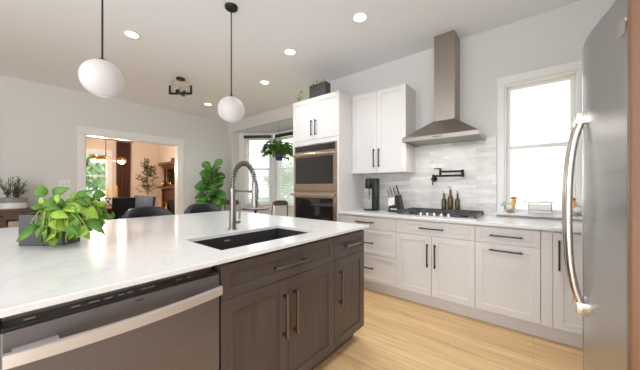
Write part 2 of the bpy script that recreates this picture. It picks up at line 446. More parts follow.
# ------------------------------------------------------------------ cabinets
def mapR(u, d, z): return Vector((u, 2.70+d, z))        # range run: u = x, doors look towards -y
def mapI(u, d, z): return Vector((-1.055-d, u, z))      # island: u = y, doors look towards +x
def mapT(u, d, z): return Vector((u, 2.69+d, z))
def mapW(u, d, z): return Vector((u, 2.99+d, z))
def mbox(g, mp, u0, u1, d0, d1, z0, z1, bev=.0015):
    a, b = mp(u0, d0, z0), mp(u1, d1, z1)
    g.box(min(a.x, b.x), max(a.x, b.x), min(a.y, b.y), max(a.y, b.y), a.z, b.z, bev, 1)
def shaker(name, mp, u0, u1, z0, z1, m, par, fr=.06, th=.02, rec=.008):
    g = G(); q = .0015
    u0 += q; u1 -= q; z0 += q; z1 -= q
    mbox(g, mp, u0, u0+fr, 0, th, z0, z1); mbox(g, mp, u1-fr, u1, 0, th, z0, z1)
    mbox(g, mp, u0+fr, u1-fr, 0, th, z1-fr, z1); mbox(g, mp, u0+fr, u1-fr, 0, th, z0, z0+fr)
    mbox(g, mp, u0+fr-.004, u1-fr+.004, rec, th-.001, z0+fr-.004, z1-fr+.004, 0)
    return add(name, g, m, par)
def pull(mp, u0, z0, u1, z1, m, par, w=.012, out=.034):
    g = G()
    if abs(u1-u0) > abs(z1-z0):
        z = (z0+z1)/2
        mbox(g, mp, u0, u1, -out, -out+w, z-w/2, z+w/2)
        for u in (u0+.012, u1-.024): mbox(g, mp, u, u+w, -out+w/2, .004, z-w/2, z+w/2)
    else:
        u = (u0+u1)/2
        mbox(g, mp, u-w/2, u+w/2, -out, -out+w, z0, z1)
        for z in (z0+.012, z1-.024): mbox(g, mp, u-w/2, u+w/2, -out+w/2, .004, z, z+w)
    return add('handle', g, m, par)
def carcass(mp, u0, u1, z0, z1, depth, m, par, d0=.0205):
    g = G(); mbox(g, mp, u0+.001, u1-.001, d0, depth, z0, z1); return add('body', g, m, par)

ZB, ZT, ZS = .13, .872, .733
# drawer base next to oven tower
c = thing('base_cabinet', 'white three-drawer base cabinet between oven tower and cooktop cabinet', 'cabinet', (-1.53, 2.70, 0), 'white base cabinets under the range counter')
carcass(mapR, -1.895, -1.153, ZB, ZT+.008, .60, M['white'], c)
for z0, z1, hz in ((ZS, ZT, .812), (.442, ZS, .577), (ZB, .442, .286)):
    d = shaker('drawer', mapR, -1.895, -1.153, z0, z1, M['white'], c, fr=.042)
    pull(mapR, -1.655, hz, -1.415, hz, M['pull'], d)
c = thing('base_cabinet', 'white base cabinet with false drawer and two doors under the gas cooktop', 'cabinet', (-.78, 2.70, 0), 'white base cabinets under the range counter')
carcass(mapR, -1.153, -.409, ZB, ZT+.008, .60, M['white'], c)
d = shaker('drawer', mapR, -1.153, -.409, ZS, ZT, M['white'], c, fr=.042); pull(mapR, -.90, .806, -.668, .806, M['pull'], d)
d = shaker('door', mapR, -1.153, -.785, ZB, ZS, M['white'], c); pull(mapR, -.822, .42, -.822, .655, M['pull'], d)
d = shaker('door', mapR, -.785, -.409, ZB, ZS, M['white'], c); pull(mapR, -.750, .42, -.750, .655, M['pull'], d)
c = thing('base_cabinet', 'white base cabinet with a drawer above one tall pull-out front, right of cooktop cabinet', 'cabinet', (-.18, 2.70, 0), 'white base cabinets under the range counter')
carcass(mapR, -.409, .043, ZB, ZT+.008, .60, M['white'], c)
d = shaker('drawer', mapR, -.409, .043, ZS, ZT, M['white'], c, fr=.042); pull(mapR, -.299, .804, -.066, .804, M['pull'], d)
d = shaker('door', mapR, -.409, .043, ZB, ZS, M['white'], c); pull(mapR, -.299, .679, -.068, .679, M['pull'], d)
c = thing('base_cabinet', 'white single-door base cabinet with vertical handle beside the refrigerator', 'cabinet', (.3, 2.70, 0), 'white base cabinets under the range counter')
carcass(mapR, .043, .60, ZB, ZT+.008, .60, M['white'], c)
g = G(); mbox(g, mapR, .045, .113, 0, .02, ZB+.0015, ZT-.0015); add('filler_strip', g, M['white'], c)
d = shaker('door', mapR, .114, .60, ZB, ZT, M['white'], c); pull(mapR, .15, .586, .15, .816, M['pull'], d)
struct('baseboard_back', G().box(-1.895, .60, 2.78, 2.80, 0, .128), M['white'])
tag(one('countertop', G().box(-1.90, .99, 2.668, YW-.001, .886, .914, .004), M['quartzr'], 'white quartz countertop of the range run along the tiled wall', 'countertop', smooth=False), 'white quartz countertop of the range run along the tiled wall', 'countertop')

# wall cabinet
c = thing('wall_cabinet', 'white two-door wall cabinet hung left of the range hood', 'cabinet', (-1.525, 2.99, 1.40))
carcass(mapW, -1.897, -1.157, 1.40, 2.44, YW-2.99-.001, M['white'], c)
d = shaker('door', mapW, -1.897, -1.532, 1.40, 2.44, M['white'], c); pull(mapW, -1.566, 1.472, -1.566, 1.705, M['pull'], d)
d = shaker('door', mapW, -1.532, -1.157, 1.40, 2.44, M['white'], c); pull(mapW, -1.497, 1.472, -1.497, 1.705, M['pull'], d)
# oven tower
c = thing('oven_tower_cabinet', 'tall white cabinet tower holding the double wall oven', 'cabinet', (-2.31, 2.69, 0))
g = G()
mbox(g, mapT, -2.725, -2.70, .0205, .628, 0, 2.445); mbox(g, mapT, -1.925, -1.90, .0205, .628, 0, 2.445)
mbox(g, mapT, -2.70, -1.925, .0205, .628, 1.825, 2.445); mbox(g, mapT, -2.70, -1.925, .0205, .628, 0.1, .60); mbox(g, mapT, -2.70, -1.925, .60, .628, .6, 1.825)
add('body', g, M['white'], c)
g = G(); mbox(g, mapT, -2.725, -2.693, 0, .02, .1, 1.87); mbox(g, mapT, -1.932, -1.90, 0, .02, .1, 1.87); mbox(g, mapT, -2.693, -1.932, 0, .02, 1.81, 1.87)
add('face_frame', g, M['white'], c)
d = shaker('door', mapT, -2.725, -2.315, 1.872, 2.445, M['white'], c); pull(mapT, -2.352, 1.925, -2.352, 2.14, M['pull'], d)
d = shaker('door', mapT, -2.315, -1.90, 1.872, 2.445, M['white'], c); pull(mapT, -2.281, 1.925, -2.281, 2.14, M['pull'], d)
d = shaker('drawer', mapT, -2.693, -1.932, .1, .598, M['white'], c)
# double oven
c = thing('double_wall_oven', 'dark glass double wall oven with stainless trim in white tower', 'oven', (-2.31, 2.69, .61))
g = G(); mbox(g, mapT, -2.692, -1.933, .016, .50, .605, 1.80); add('body', g, M['oven'], c)
g = G(); mbox(g, mapT, -2.69, -1.935, -.004, .015, 1.70, 1.80, .003); p = add('control_panel', g, M['oven'], c)
g = G(); mbox(g, mapT, -2.665, -1.96, -.006, -.003, 1.715, 1.795, 0); add('display', g, M['oglass'], p)
def oven_door(z0, z1, gz0, gz1, hz):
    g = G(); mbox(g, mapT, -2.69, -1.935, -.012, .015, z0, z1, .004); p = add('oven_door', g, M['oven'], c)
    g = G(); mbox(g, mapT, -2.655, -1.985, -.0145, -.011, gz0, gz1, 0); add('door_glass', g, M['oglass'], p)
    g = G(); g.tube([mapT(-2.70, -.06, hz), mapT(-1.925, -.06, hz)], .016, 14)
    for u in (-2.66, -1.965): g.tube([mapT(u, -.06, hz), mapT(u, -.008, hz)], .011, 10)
    add('handle', g, M['steelb'], p, True)
oven_door(1.165, 1.695, 1.265, 1.635, 1.66)
oven_door(.61, 1.158, .68, 1.075, 1.118)

# range hood
c = thing('range_hood', 'stainless chimney range hood above the gas cooktop', 'range hood', (-.77, 3.05, 1.72))
cx0, cx1 = -.865, -.655
add('chimney', G().box(cx0, cx1, 3.07, YW-.001, 1.93, H-.001, .002), M['hood'], c)
g = G()
top = [(cx0-.005, 3.055, 1.955), (cx1+.005, 3.055, 1.955), (cx1+.005, YW-.001, 1.955), (cx0-.005, YW-.001, 1.955)]
bot = [(-1.14, 2.83, 1.762), (-.398, 2.83, 1.762), (-.398, YW-.001, 1.762), (-1.14, YW-.001, 1.762)]
V0 = [g.bm.verts.new(p) for p in bot]; V1 = [g.bm.verts.new(p) for p in top]
for k in range(4): g.bm.faces.new((V0[k], V0[(k+1) % 4], V1[(k+1) % 4], V1[k]))
g.bm.faces.new(V1); g.bm.faces.new(V0[::-1])
add('canopy', g, M['hood'], c)
g = G().box(-1.14, -.398, 2.83, 2.845, 1.722, 1.762).box(-1.14, -1.125, 2.845, YW-.001, 1.722, 1.762).box(-.413, -.398, 2.845, YW-.001, 1.722, 1.762)
add('rim', g, M['hood'], c)
add('filter', G().box(-1.125, -.413, 2.92, YW-.01, 1.735, 1.75), M['grille'], c)
g = G()
for x in (-.99, -.55): add('lamp_strip', G().box(x-.07, x+.07, 2.855, 2.905, 1.733, 1.745), M['hoodlit'], c)
g = G()
for k in range(5): add('button', G().cyl((-.805+k*.018, 2.8295, 1.742), (-.805+k*.018, 2.825, 1.742), .006, seg=12), M['bplast'], c)
l = area_light('hood_light', (-.77, 2.9, 1.715), (0, 0, 0), .6, .1, 1.5, (1, .96, .9)); l.parent = c; l.location = Vector((-.77, 2.9, 1.715))-Vector(c.location)

# gas cooktop
c = thing('gas_cooktop', 'black and steel gas cooktop with grates set in the range counter', 'cooktop', (-.80, 3.03, .914))
add('tray', G().box(-1.185, -.405, 2.765, 3.27, .9142, .928, .004), M['steel'], c)
for gx0, gx1 in ((-1.175, -.955), (-.95, -.63), (-.622, -.415)):
    g = G(); y0, y1 = (2.78, 3.26) if gx0 != -.95 else (2.87, 3.26)
    for x in (gx0+.008, (gx0+gx1)/2, gx1-.008): g.box(x-.007, x+.007, y0, y1, .950, .966, .002)
    for y in (y0+.008, y0+(y1-y0)*.33, y0+(y1-y0)*.67, y1-.008): g.box(gx0, gx1, y-.007, y+.007, .950, .966, .002)
    for x in (gx0+.008, gx1-.008):
        for y in (y0+.01, y1-.01): g.box(x-.008, x+.008, y-.008, y+.008, .928, .952)
    add('grate', g, M['iron'], c)
g = G()
for x, y, r in ((-1.05, 2.92, .04), (-1.05, 3.14, .035), (-.80, 3.08, .055), (-.54, 2.92, .035), (-.54, 3.14, .04)):
    add('burner', G().cyl((x, y, .927), (x, y, .944), r, r*.9, 20), M['black'], c, True)
for k in range(5):
    x = -.925+k*.0685
    add('knob', G().cyl((x, 2.812, .928), (x, 2.812, .952), .019, .016, 18).box(x-.004, x+.004, 2.797, 2.827, .951, .958, .001), M['steelb'], c, True)

# pot filler
c = thing('pot_filler', 'black folding pot filler tap on the tiled wall above cooktop', 'tap', (-.925, YW-.012, 1.31))
add('flange', G().cyl((-.925, YW-.012, 1.315), (-.925, YW-.03, 1.315), .032, .028, 20).cyl((-.925, YW-.03, 1.315), (-.925, 3.245, 1.315), .014), M['black'], c, True)
add('lever', G().cyl((-.925, 3.245, 1.315), (-.925, 3.225, 1.315), .018).box(-.931, -.919, 3.222, 3.234, 1.245, 1.32, .002), M['black'], c, True)
g = G().cyl((-.925, 3.25, 1.305), (-.925, 3.25, 1.37), .013).tube([(-.925, 3.25, 1.352), (-.615, 3.24, 1.352)], .0115, 12)
g.cyl((-.612, 3.24, 1.335), (-.612, 3.24, 1.415), .015)
add('lower_arm', g, M['black'], c, True)
g = G().tube([(-.612, 3.225, 1.398), (-.832, 3.20, 1.398)], .0115, 12).cyl((-.832, 3.20, 1.36), (-.832, 3.20, 1.43), .013)
g.box(-.90, -.826, 3.193, 3.207, 1.428, 1.44, .002)
add('upper_arm', g, M['black'], c, True)

# ------------------------------------------------------------------ island
IY0, IY1 = -1.3, 1.845
c = thing('island_cabinet', 'dark brown island cabinet with wide false drawer and two doors below the sink', 'cabinet', (-1.3, 1.0, 0), 'dark island cabinets')
carcass(mapI, .601, 1.434, .106, .866, .60, M['isl'], c)
bpy.data.objects.remove(c.children[0])
g = G()   # open-topped carcass so that the sink bowl hangs inside it
mbox(g, mapI, .602, .62, .0205, .60, .106, .893); mbox(g, mapI, 1.415, 1.433, .0205, .60, .106, .893); mbox(g, mapI, .62, 1.415, .0205, .04, .106, .893); mbox(g, mapI, .62, 1.415, .58, .60, .106, .893); mbox(g, mapI, .62, 1.415, .04, .58, .106, .124)
add('body', g, M['isl'], c)
d = shaker('drawer', mapI, .603, 1.436, .717, .878, M['isl'], c, fr=.045); pull(mapI, .893, .794, 1.141, .794, M['pulli'], d, .014, .036)
d = shaker('door', mapI, .603, 1.008, .106, .717, M['isl'], c); pull(mapI, .972, .40, .972, .645, M['pulli'], d, .014, .036)
d = shaker('door', mapI, 1.008, 1.436, .106, .717, M['isl'], c); pull(mapI, 1.049, .397, 1.049, .645, M['pulli'], d, .014, .036)
c = thing('island_cabinet', 'dark brown narrow island cabinet with one drawer and one door at the island end', 'cabinet', (-1.3, 1.64, 0), 'dark island cabinets')
carcass(mapI, 1.436, IY1, .106, .893, .60, M['isl'], c)
d = shaker('drawer', mapI, 1.438, IY1-.002, .717, .878, M['isl'], c, fr=.045); pull(mapI, 1.545, .798, 1.735, .798, M['pulli'], d, .014, .036)
d = shaker('door', mapI, 1.438, IY1-.002, .106, .717, M['isl'], c); pull(mapI, 1.497, .40, 1.497, .64, M['pulli'], d, .014, .036)
c = one('island_cabinet_run', G().box(-2.62, -1.67, IY0, IY1, .1, .893, .002).box(-1.67, -1.075, IY0, -.012, .1, .893, .002).box(-2.60, -1.14, IY0, IY1-.03, 0, .0995), M['isl'], 'dark brown back body and toe kick of the kitchen island', 'cabinet', smooth=False)

# island countertop with the sink cut-out
SX0, SX1, SY0, SY1 = -1.578, -1.172, .672, 1.393
X0, X1, Y0, Y1 = -3.085, -1.03, IY0-.02, 1.885
g = G(); bm = g.bm
def ring(z): return [bm.verts.new(p+(z,)) for p in ((X0, Y0), (X1, Y0), (X1, Y1), (X0, Y1))], [bm.verts.new(p+(z,)) for p in ((SX0, SY0), (SX1, SY0), (SX1, SY1), (SX0, SY1))]
ot, it = ring(.914); ob_, ib = ring(.894)
for k in range(4):
    n = (k+1) % 4
    bm.faces.new((ot[k], ot[n], it[n], it[k])); bm.faces.new((ob_[k], ib[k], ib[n], ob_[n]))
    bm.faces.new((ob_[k], ob_[n], ot[n], ot[k])); bm.faces.new((it[k], it[n], ib[n], ib[k]))
ed = [e for e in bm.edges if len({v for v in e.verts} & set(ot)) == 2]
bmesh.ops.bevel(bm, geom=ed, offset=.004, segments=2, affect='EDGES', profile=.5)
one('island_countertop', g, M['quartz'], 'large white quartz island countertop with sink cut-out', 'countertop', smooth=False)
# sink
c = thing('kitchen_sink', 'black undermount sink basin in the white island countertop', 'sink', ((SX0+SX1)/2, (SY0+SY1)/2, .65))
g = G(); t = .012; a0, a1, b0, b1 = SX0-.004, SX1+.004, SY0-.004, SY1+.004; zt = .8935
g.box(a0-t, a0, b0-t, b1+t, .66, zt).box(a1, a1+t, b0-t, b1+t, .66, zt).box(a0, a1, b0-t, b0, .66, zt).box(a0, a1, b1, b1+t, .66, zt).box(a0-t, a1+t, b0-t, b1+t, .648, .66)
add('basin', g, M['sink'], c)
add('drain', G().cyl((-1.40, 1.03, .66), (-1.40, 1.03, .664), .045, .042, 24), M['nickel'], c, True)
add('badge', G().box(SX0-.0045, SX0-.0028, .93, .97, .862, .868), M['ink'], c)
# faucet
fx, fy = -1.685, 1.054
c = thing('kitchen_faucet', 'brushed nickel pull-down faucet with black spring standing behind the sink', 'faucet', (fx, fy, .914))
add('body', G().cyl((fx, fy, .914), (fx, fy, .922), .034, .032, 24).cyl((fx, fy, .92), (fx, fy, 1.05), .026, .024, 24).cyl((fx, fy, 1.05), (fx, fy, 1.215), .021, .019, 20), M['nickel'], c, True)
path = arc([(fx, fy, 1.20), (fx+.008, fy, 1.29), (fx+.055, fy, 1.36), (fx+.13, fy, 1.385), (fx+.205, fy, 1.36), (fx+.25, fy, 1.30), (fx+.262, fy, 1.24)], 10)
add('hose', G().tube(path, .0085, 10), M['nickel'], c, True)
g = G(); n = len(path); pts = []; turns = 26
for i in range(turns*10+1):
    s_ = i/(turns*10)*(n-1); k = min(int(s_), n-2); p = path[k].lerp(path[k+1], s_-k)
    t = (path[k+1]-path[k]).normalized(); y = Vector((0, 1, 0)); x = y.cross(t).normalized()
    a = 2*PI*i/10; pts.append(p+(x*math.cos(a)+y*math.sin(a))*.0155)
g.tube(pts, .0028, 6); add('spring', g, M['mark'], c, True)
hx = fx+.262
add('spray_head', G().lathe((hx, fy, 1.085), [(0, 0), (.021, 0), (.023, .02), (.019, .06), (.017, .12), (.02, .16), (.012, .18), (0, .18)], 20).box(hx+.014, hx+.03, fy-.007, fy+.007, 1.14, 1.235, .004), M['nickel'], c, True)
add('support_arm', G().tube([(fx, fy, 1.192), (hx, fy, 1.192)], .007, 10).cyl((hx, fy, 1.182), (hx, fy, 1.204), .026, .026, 20).cyl((fx, fy, 1.178), (fx, fy, 1.206), .024, .024, 20), M['nickel'], c, True)
add('lever', G().cyl((fx, fy, .968), (fx, fy+.055, .968), .017, .017, 16).tube([(fx, fy+.05, .968), (fx, fy+.056, 1.0), (fx, fy+.062, 1.11)], .0075, 10), M['nickel'], c, True)

# dishwasher
c = thing('dishwasher', 'stainless dishwasher with wide bar handle built into the dark island', 'dishwasher', (-1.3, .29, .1))
D0, D1 = -.008, .596
add('tub', G().box(-1.64, -1.115, D0, D1, .1, .8755), M['bplast'], c)
g = G().box(-1.11, -1.052, D0+.002, D1-.002, .105, .846, .004); p = add('door', g, M['dwsteel'], c)
add('control_strip', G().box(-1.112, -1.0565, D0+.004, D1-.004, .8462, .8565, .002), M['bplast'], c)
add('trim_bar', G().box(-1.118, -1.112, D0+.004, D1-.004, .8462, .876, .001), M['steel'], c)
for y, w in ((.035, .022), (.13, .02), (.17, .026), (.21, .02), (.245, .016), (.27, .016), (.31, .02), (.335, .02), (.43, .018), (.47, .016)):
    add('button', G().box(-1.088, -1.076, y, y+w, .8566, .8575), M['ink'], c)
add('badge', G().box(-1.0519, -1.0508, .285, .31, .829, .835), M['mark'], p)
g = G(); prev = []
for k in range(25):
    t = k/24; y = -.002+t*(.588+.002); out = .030+.030*math.sin(PI*t)**.8; z = .784
    prev.append([(-1.052+out, y, z-.019), (-1.052+out+.006, y, z-.016), (-1.052+out+.006, y, z+.016), (-1.052+out, y, z+.019), (-1.052+out-.012, y, z+.017), (-1.052+out-.012, y, z-.017), (-1.052+out, y, z-.019)])
g.sheet(prev); bmesh.ops.remove_doubles(g.bm, verts=g.bm.verts, dist=1e-5); bmesh.ops.holes_fill(g.bm, edges=g.bm.edges)
g.box(-1.053, -1.018, .013, .10, .775, .80, .003).box(-1.053, -1.018, .53, .582, .765, .79, .003)
add('handle', g, M['dwhandle'], p, True)

# ------------------------------------------------------------------ refrigerator and its wood end panel
FC = 1.448                      # meeting line of the two bowed doors
c = thing('refrigerator', 'stainless refrigerator with bowed doors and bar handle at the right edge of photo', 'refrigerator', (.55, FC, 0))
add('body', G().box(.26, .93, 1.055, 2*FC-1.055, .03, 1.765, .004), M['gunmetal'], c)
FPROF = [(.003, .156), (.008, .1515), (.06, .1535), (.12, .160), (.18, .1705), (.24, .182), (.29, .190), (.34, .198), (.375, .205), (.388, .212), (.392, .225), (.392, .258)]
for sgn in (-1, 1):
    pr_ = [(x, FC+sgn*d_, 0) for d_, x in FPROF]+[(.258, FC+sgn*.003, 0)]
    p = add('door', G().prism(pr_, (0, 0, .06), (0, 0, 1.78)), M['steel'], c, True)
    hy = FC+sgn*.046
    g = G(); hp = arc([(.140, hy, 1.475), (.121, hy, 1.40), (.108, hy, 1.28), (.104, hy, 1.12), (.108, hy, .95), (.121, hy, .84), (.140, hy, .77)], 8)
    g.tube(hp, .0125, 12).box(.124, .160, hy-.017, hy+.017, 1.46, 1.506, .006).box(.124, .160, hy-.017, hy+.017, .738, .784, .006)
    add('handle', g, M['steelb'], p, True)
    if sgn < 0: add('badge', G().cyl((.205, 1.118, 1.675), (.1925, 1.116, 1.675), .026, .025, 24), M['steelb'], p, True)
one('wood_end_panel', G().box(.188, .98, 1.0, 1.035, 0, 2.3, .004), M['orange'], 'warm brown wood end panel beside the refrigerator at photo edge', 'panel', smooth=False)

# ------------------------------------------------------------------ ceiling lights
dl = []
def downlight(x, y, label):
    r = thing('recessed_light', label, 'ceiling light', (x, y, H), 'recessed ceiling lights')
    add('trim_ring', G().lathe((x, y, H), [(.062, -.001), (.082, -.001), (.084, -.006), (.062, -.009), (.062, -.001)], 28), M['trim'], r, True)
    add('diffuser', G().cyl((x, y, H-.006), (x, y, H-.0005), .0615, .0615, 28), M['bulb'], r, True)
    d = bpy.data.lights.new('recessed_lamp', 'SPOT'); d.energy = LIGHT_DOWN*4; d.spot_size = R_(125); d.spot_blend = .9; d.shadow_soft_size = .06; d.color = (.92, .96, 1)
    o = bpy.data.objects.new('recessed_lamp', d); C.objects.link(o); o.parent = r; o.location = (0, 0, -.03)
downlight(-1.334, 2.249, 'lit round recessed ceiling light nearest the range hood')
downlight(-2.348, 2.268, 'lit round recessed ceiling light in front of the oven tower, right of far globe pendant')
downlight(-3.347, 2.666, 'lit round recessed ceiling light level with the nook beam')
downlight(-5.123, 2.642, 'small far recessed ceiling light nearest the corner, beside the far globe')
downlight(-3.428, .90, 'lit round recessed ceiling light right of the near globe pendant')
downlight(-.30, .90, 'added unseen recessed light brightening the aisle by the refrigerator')  # added lamp out of view, brightens the floor and its bounce onto the ceiling
downlight(-.30, 2.25, 'added unseen recessed light brightening the floor before the range window')  # second added lamp out of view, same fill for floor and ceiling
def pendant(x, y, zc, label, R0=.122):
    r = thing('globe_pendant', label, 'pendant light', (x, y, H), 'globe pendants over the island')
    add('canopy', G().lathe((x, y, H), [(0, -.024), (.05, -.024), (.058, -.016), (.06, 0), (0, 0)], 28), M['black'], r, True)
    add('rod', G().cyl((x, y, zc+R0-.01), (x, y, H-.02), .0055, seg=10), M['black'], r, True)
    add('cap', G().lathe((x, y, zc), [(0, R0+.013), (.012, R0+.013), (.03, R0-.004), (.034, R0-.010), (0, R0-.010)], 20), M['black'], r, True)
    add('globe', G().ball((x, y, zc), R0, seg=40), M['globe'], r, True)
pendant(-2.19, .412, 1.935, 'white globe pendant on black rod nearest camera, at upper left', .118)
pendant(-2.19, 1.355, 1.947, 'white globe pendant on black rod farther away, next to oven tower', .120)
# black open-frame ceiling light
lx, ly = -4.25, 1.75
c = thing('flush_mount_light', 'black open square-frame ceiling light above the doorway side', 'ceiling light', (lx, ly, H))
add('canopy', G().cyl((lx, ly, H-.02), (lx, ly, H), .065, seg=24), M['black'], c, True)
add('stem', G().cyl((lx, ly, H-.27), (lx, ly, H-.02), .006, seg=8), M['frost'], c, True)
g = G(); zf = H-.235
for a in (R_(39), R_(129)):
    T = Matrix.Translation((lx, ly, zf)) @ Matrix.Rotation(a, 4, 'Z')
    w = .165 if a < 1 else .09
    g.box(-w, w, -.013, .013, -.013, .013, T=T)
    for s_ in (-1, 1): g.box(s_*w-.013, s_*w+.013, -.013, .013, -.013, .125 if a < 1 else .03, T=T)
add('frame', g, M['black'], c)
g = G()
for a, w in ((R_(39), .06), (R_(129), .06)):
    for s_ in (-1, 1):
        p_ = Matrix.Rotation(a, 4, 'Z') @ Vector((s_*w, 0, 0)); add('lamp_socket', G().cyl((lx+p_.x, ly+p_.y, zf+.010), (lx+p_.x, ly+p_.y, zf+.05), .018), M['black'], c)
add('glass_shade', G().lathe((lx, ly, zf+.01), [(.10, 0), (.135, .0), (.135, .14), (.10, .14)], 28), M['frost'], c, True)

# ------------------------------------------------------------------ counter things
sx, sy = -1.635, 3.08
c = thing('soda_maker', 'black soda maker standing on the counter below the wall cabinet', 'soda maker', (sx, sy, .914))
add('base', G().box(sx-.095, sx+.06, sy-.075, sy+.075, .914, .932, .008), M['bplast'], c, True)
add('tower', G().box(sx+.005, sx+.082, sy-.045, sy+.045, .93, 1.335, .012), M['bplast'], c, True)
add('head', G().box(sx-.092, sx-.012, sy-.05, sy+.05, 1.20, 1.335, .018).box(sx-.03, sx+.02, sy-.035, sy+.035, 1.25, 1.32, .006), M['bplast'], c, True)
add('nozzle', G().cyl((sx-.048, sy, 1.203), (sx-.048, sy, 1.10), .017, .011, 14).tube(arc([(sx-.03, sy-.03, 1.20), (sx-.02, sy-.04, 1.12), (sx-.04, sy-.03, 1.06)], 6), .006, 8), M['nickel'], c, True)
add('lever', G().box(sx-.085, sx-.03, sy-.015, sy+.015, 1.332, 1.348, .004), M['nickel'], c, True)

kx, ky = -1.30, 3.06
c = thing('knife_block', 'black knife block between the soda maker and cooktop', 'knife block', (kx, ky, .914))
T = Matrix.Translation((kx, ky, .914))
pr = [(-.085, 0, 0), (.06, 0, 0), (.06, 0, .10), (-.075, 0, .075)]
g = G(); g.prism([(x, 0, z) for x, _, z in pr], (0, -.055, 0), (0, .055, 0))
g.prism([(.0, 0, .0), (.088, 0, .0), (.04, 0, .215), (-.0, 0, .20)], (0, -.05, 0), (0, .05, 0))
for v in g.bm.verts: v.co = T @ v.co
add('block', g, M['bplast'], c)
g = G().box(kx-.055, kx+.025, ky-.0562, ky-.0552, .945, .962); add('badge', g, M['ink'], c)
add('steak_rack', G().prism([(kx-.082, ky-.05, .985), (kx-.002, ky-.05, 1.01), (kx-.006, ky-.05, 1.10), (kx-.088, ky-.05, 1.085)], (0, 0, 0), (0, .095, 0)), M['ceram'], c)
ks = []
for i in range(6):
    x = kx-.078+i*.0215; yy = ky-.03+(i % 2)*.04
    g = G(); b_ = Vector((x, yy, 1.085+.006*i)); dvec = Vector((-.28, 0, 1)).normalized()
    Tk = Matrix.Translation(b_) @ Vector((0, 0, 1)).rotation_difference(dvec).to_matrix().to_4x4()
    k_ = thing('kitchen_knife', ('black' if i % 2 else 'steel')+'-handled knife standing in the block by the soda maker', 'knife', b_, ('black' if i % 2 else 'steel')+'-handled knives in the knife block')
    add('blade', G().box(-.0012, .0012, -.011, .011, -.06, .022, T=Tk), M['steelb'], k_)
    add('knife_handle', G().box(-.006, .006, -.010, .010, .018, .105+.014*(i % 3), .003, T=Tk), M['bplast' if i % 2 else 'nickel'], k_)

def bottle(x, y, h, r, label):
    b_ = thing('oil_bottle', label, 'bottle', (x, y, .914), 'oil bottles behind the cooktop')
    add('glass_body', G().lathe((x, y, .914), [(0, 0), (r*.95, 0), (r, .006), (r, h*.58), (r*.85, h*.66), (r*.38, h*.74), (r*.36, h*.9), (r*.45, h*.905), (r*.45, h*.92), (0, h*.92)], 20), M['oil'], b_, True)
    add('pourer', G().cyl((x, y, .914+h*.92), (x, y, .914+h*.96), r*.3, r*.25, 12).tube([(x, y, .914+h*.95), (x-.004, y, .914+h*1.02), (x-.016, y, .914+h*1.06)], .004, 8), M['nickel'], b_, True)
bottle(-.815, 3.285, .245, .027, 'brown oil bottle, shorter, at the left of the tall one behind cooktop')
bottle(-.745, 3.282, .295, .030, 'tallest brown oil bottle, in the middle of three behind cooktop')
bottle(-.672, 3.285, .25, .026, 'brown oil bottle, shorter, nearest the window behind cooktop')

# rooster figurines and dispenser on the counter below the window
def rooster(x, y, s, label):
    z = .959
    r = thing('rooster_figurine', label, 'figurine', (x, y, z), 'rooster figurines on the window sill')
    add('base', G().lathe((x, y, z), [(0, 0), (.036, 0), (.038, .008), (.03, .014), (0, .014)], 20), M['terra'], r, True)
    add('body', G().ball((x-s*.002, y, z+.058), .042, (1.05, .72, 1.0)).lathe((x+s*.022, y, z+.07), [(.026, 0), (.02, .03), (.017, .05), (0, .056)], 16), M['teal'], r, True)
    add('head', G().ball((x+s*.027, y, z+.128), .019, (1, .85, 1)), M['yellow'], r, True)
    g = G()
    for k in range(4): g.ball((x+s*(.012+.011*k), y, z+.149+(.004 if k in (1, 2) else 0)), .010, (.9, .6, 1.25), 10)
    g.ball((x+s*.042, y, z+.112), .008, (.8, .7, 1.4), 10)
    add('comb', g, M['red'], r, True)
    add('chest', G().ball((x+s*.020, y-.006, z+.085), .026, (1, .9, 1.1)), M['yellow'], r, True)
    add('beak', G().cyl((x+s*.042, y, z+.128), (x+s*.058, y, z+.124), .006, .001, 10), M['terra'], r, True)
    g = G()
    for k in range(5):
        a = R_(115+k*16); d_ = Vector((s*math.cos(a), 0, math.sin(a)))
        g.tube(arc([Vector((x-s*.03, y, z+.07)), Vector((x-s*.03, y, z+.07))+d_*.04, Vector((x-s*.040, y, z+.066))+d_*.045], 5), .009, 8, .003)
    add('tail', g, M['teal'], r, True)
    add('wing', G().ball((x-s*.004, y-.03, z+.06), .026, (1.1, .35, .8)).ball((x-s*.004, y+.03, z+.06), .026, (1.1, .35, .8)), M['ceram'], r, True)
rooster(-.185, 3.30, 1, 'painted rooster figurine on the sill at the left side of the window')
rooster(.30, 3.30, -1, 'painted rooster figurine on the sill beside the refrigerator handle')
dx, dy, dz = .045, 3.297, .959
c = thing('wrap_dispenser', 'silver kitchen wrap dispenser standing on the window sill between the roosters', 'dispenser', (dx, dy, dz))
g = G().box(dx-.09, dx-.082, dy-.035, dy+.035, dz, dz+.115, .003).box(dx+.082, dx+.09, dy-.035, dy+.035, dz, dz+.115, .003).box(dx-.09, dx+.09, dy-.035, dy+.035, dz, dz+.01, .003).box(dx-.085, dx+.085, dy+.025, dy+.033, dz+.01, dz+.10, .002)
add('frame', g, M['dwhandle'], c)
add('top_bar', G().tube([(dx-.105, dy-.028, dz+.12), (dx+.098, dy-.028, dz+.12)], .011, 12).ball((dx-.107, dy-.028, dz+.12), .014), M['steelb'], c, True)
add('roll', G().cyl((dx-.08, dy-.004, dz+.06), (dx+.08, dy-.004, dz+.06), .038, seg=20), M['ceram'], c, True)
add('lower_bar', G().box(dx-.083, dx+.083, dy-.04, dy-.033, dz+.012, dz+.034, .002), M['dwhandle'], c)

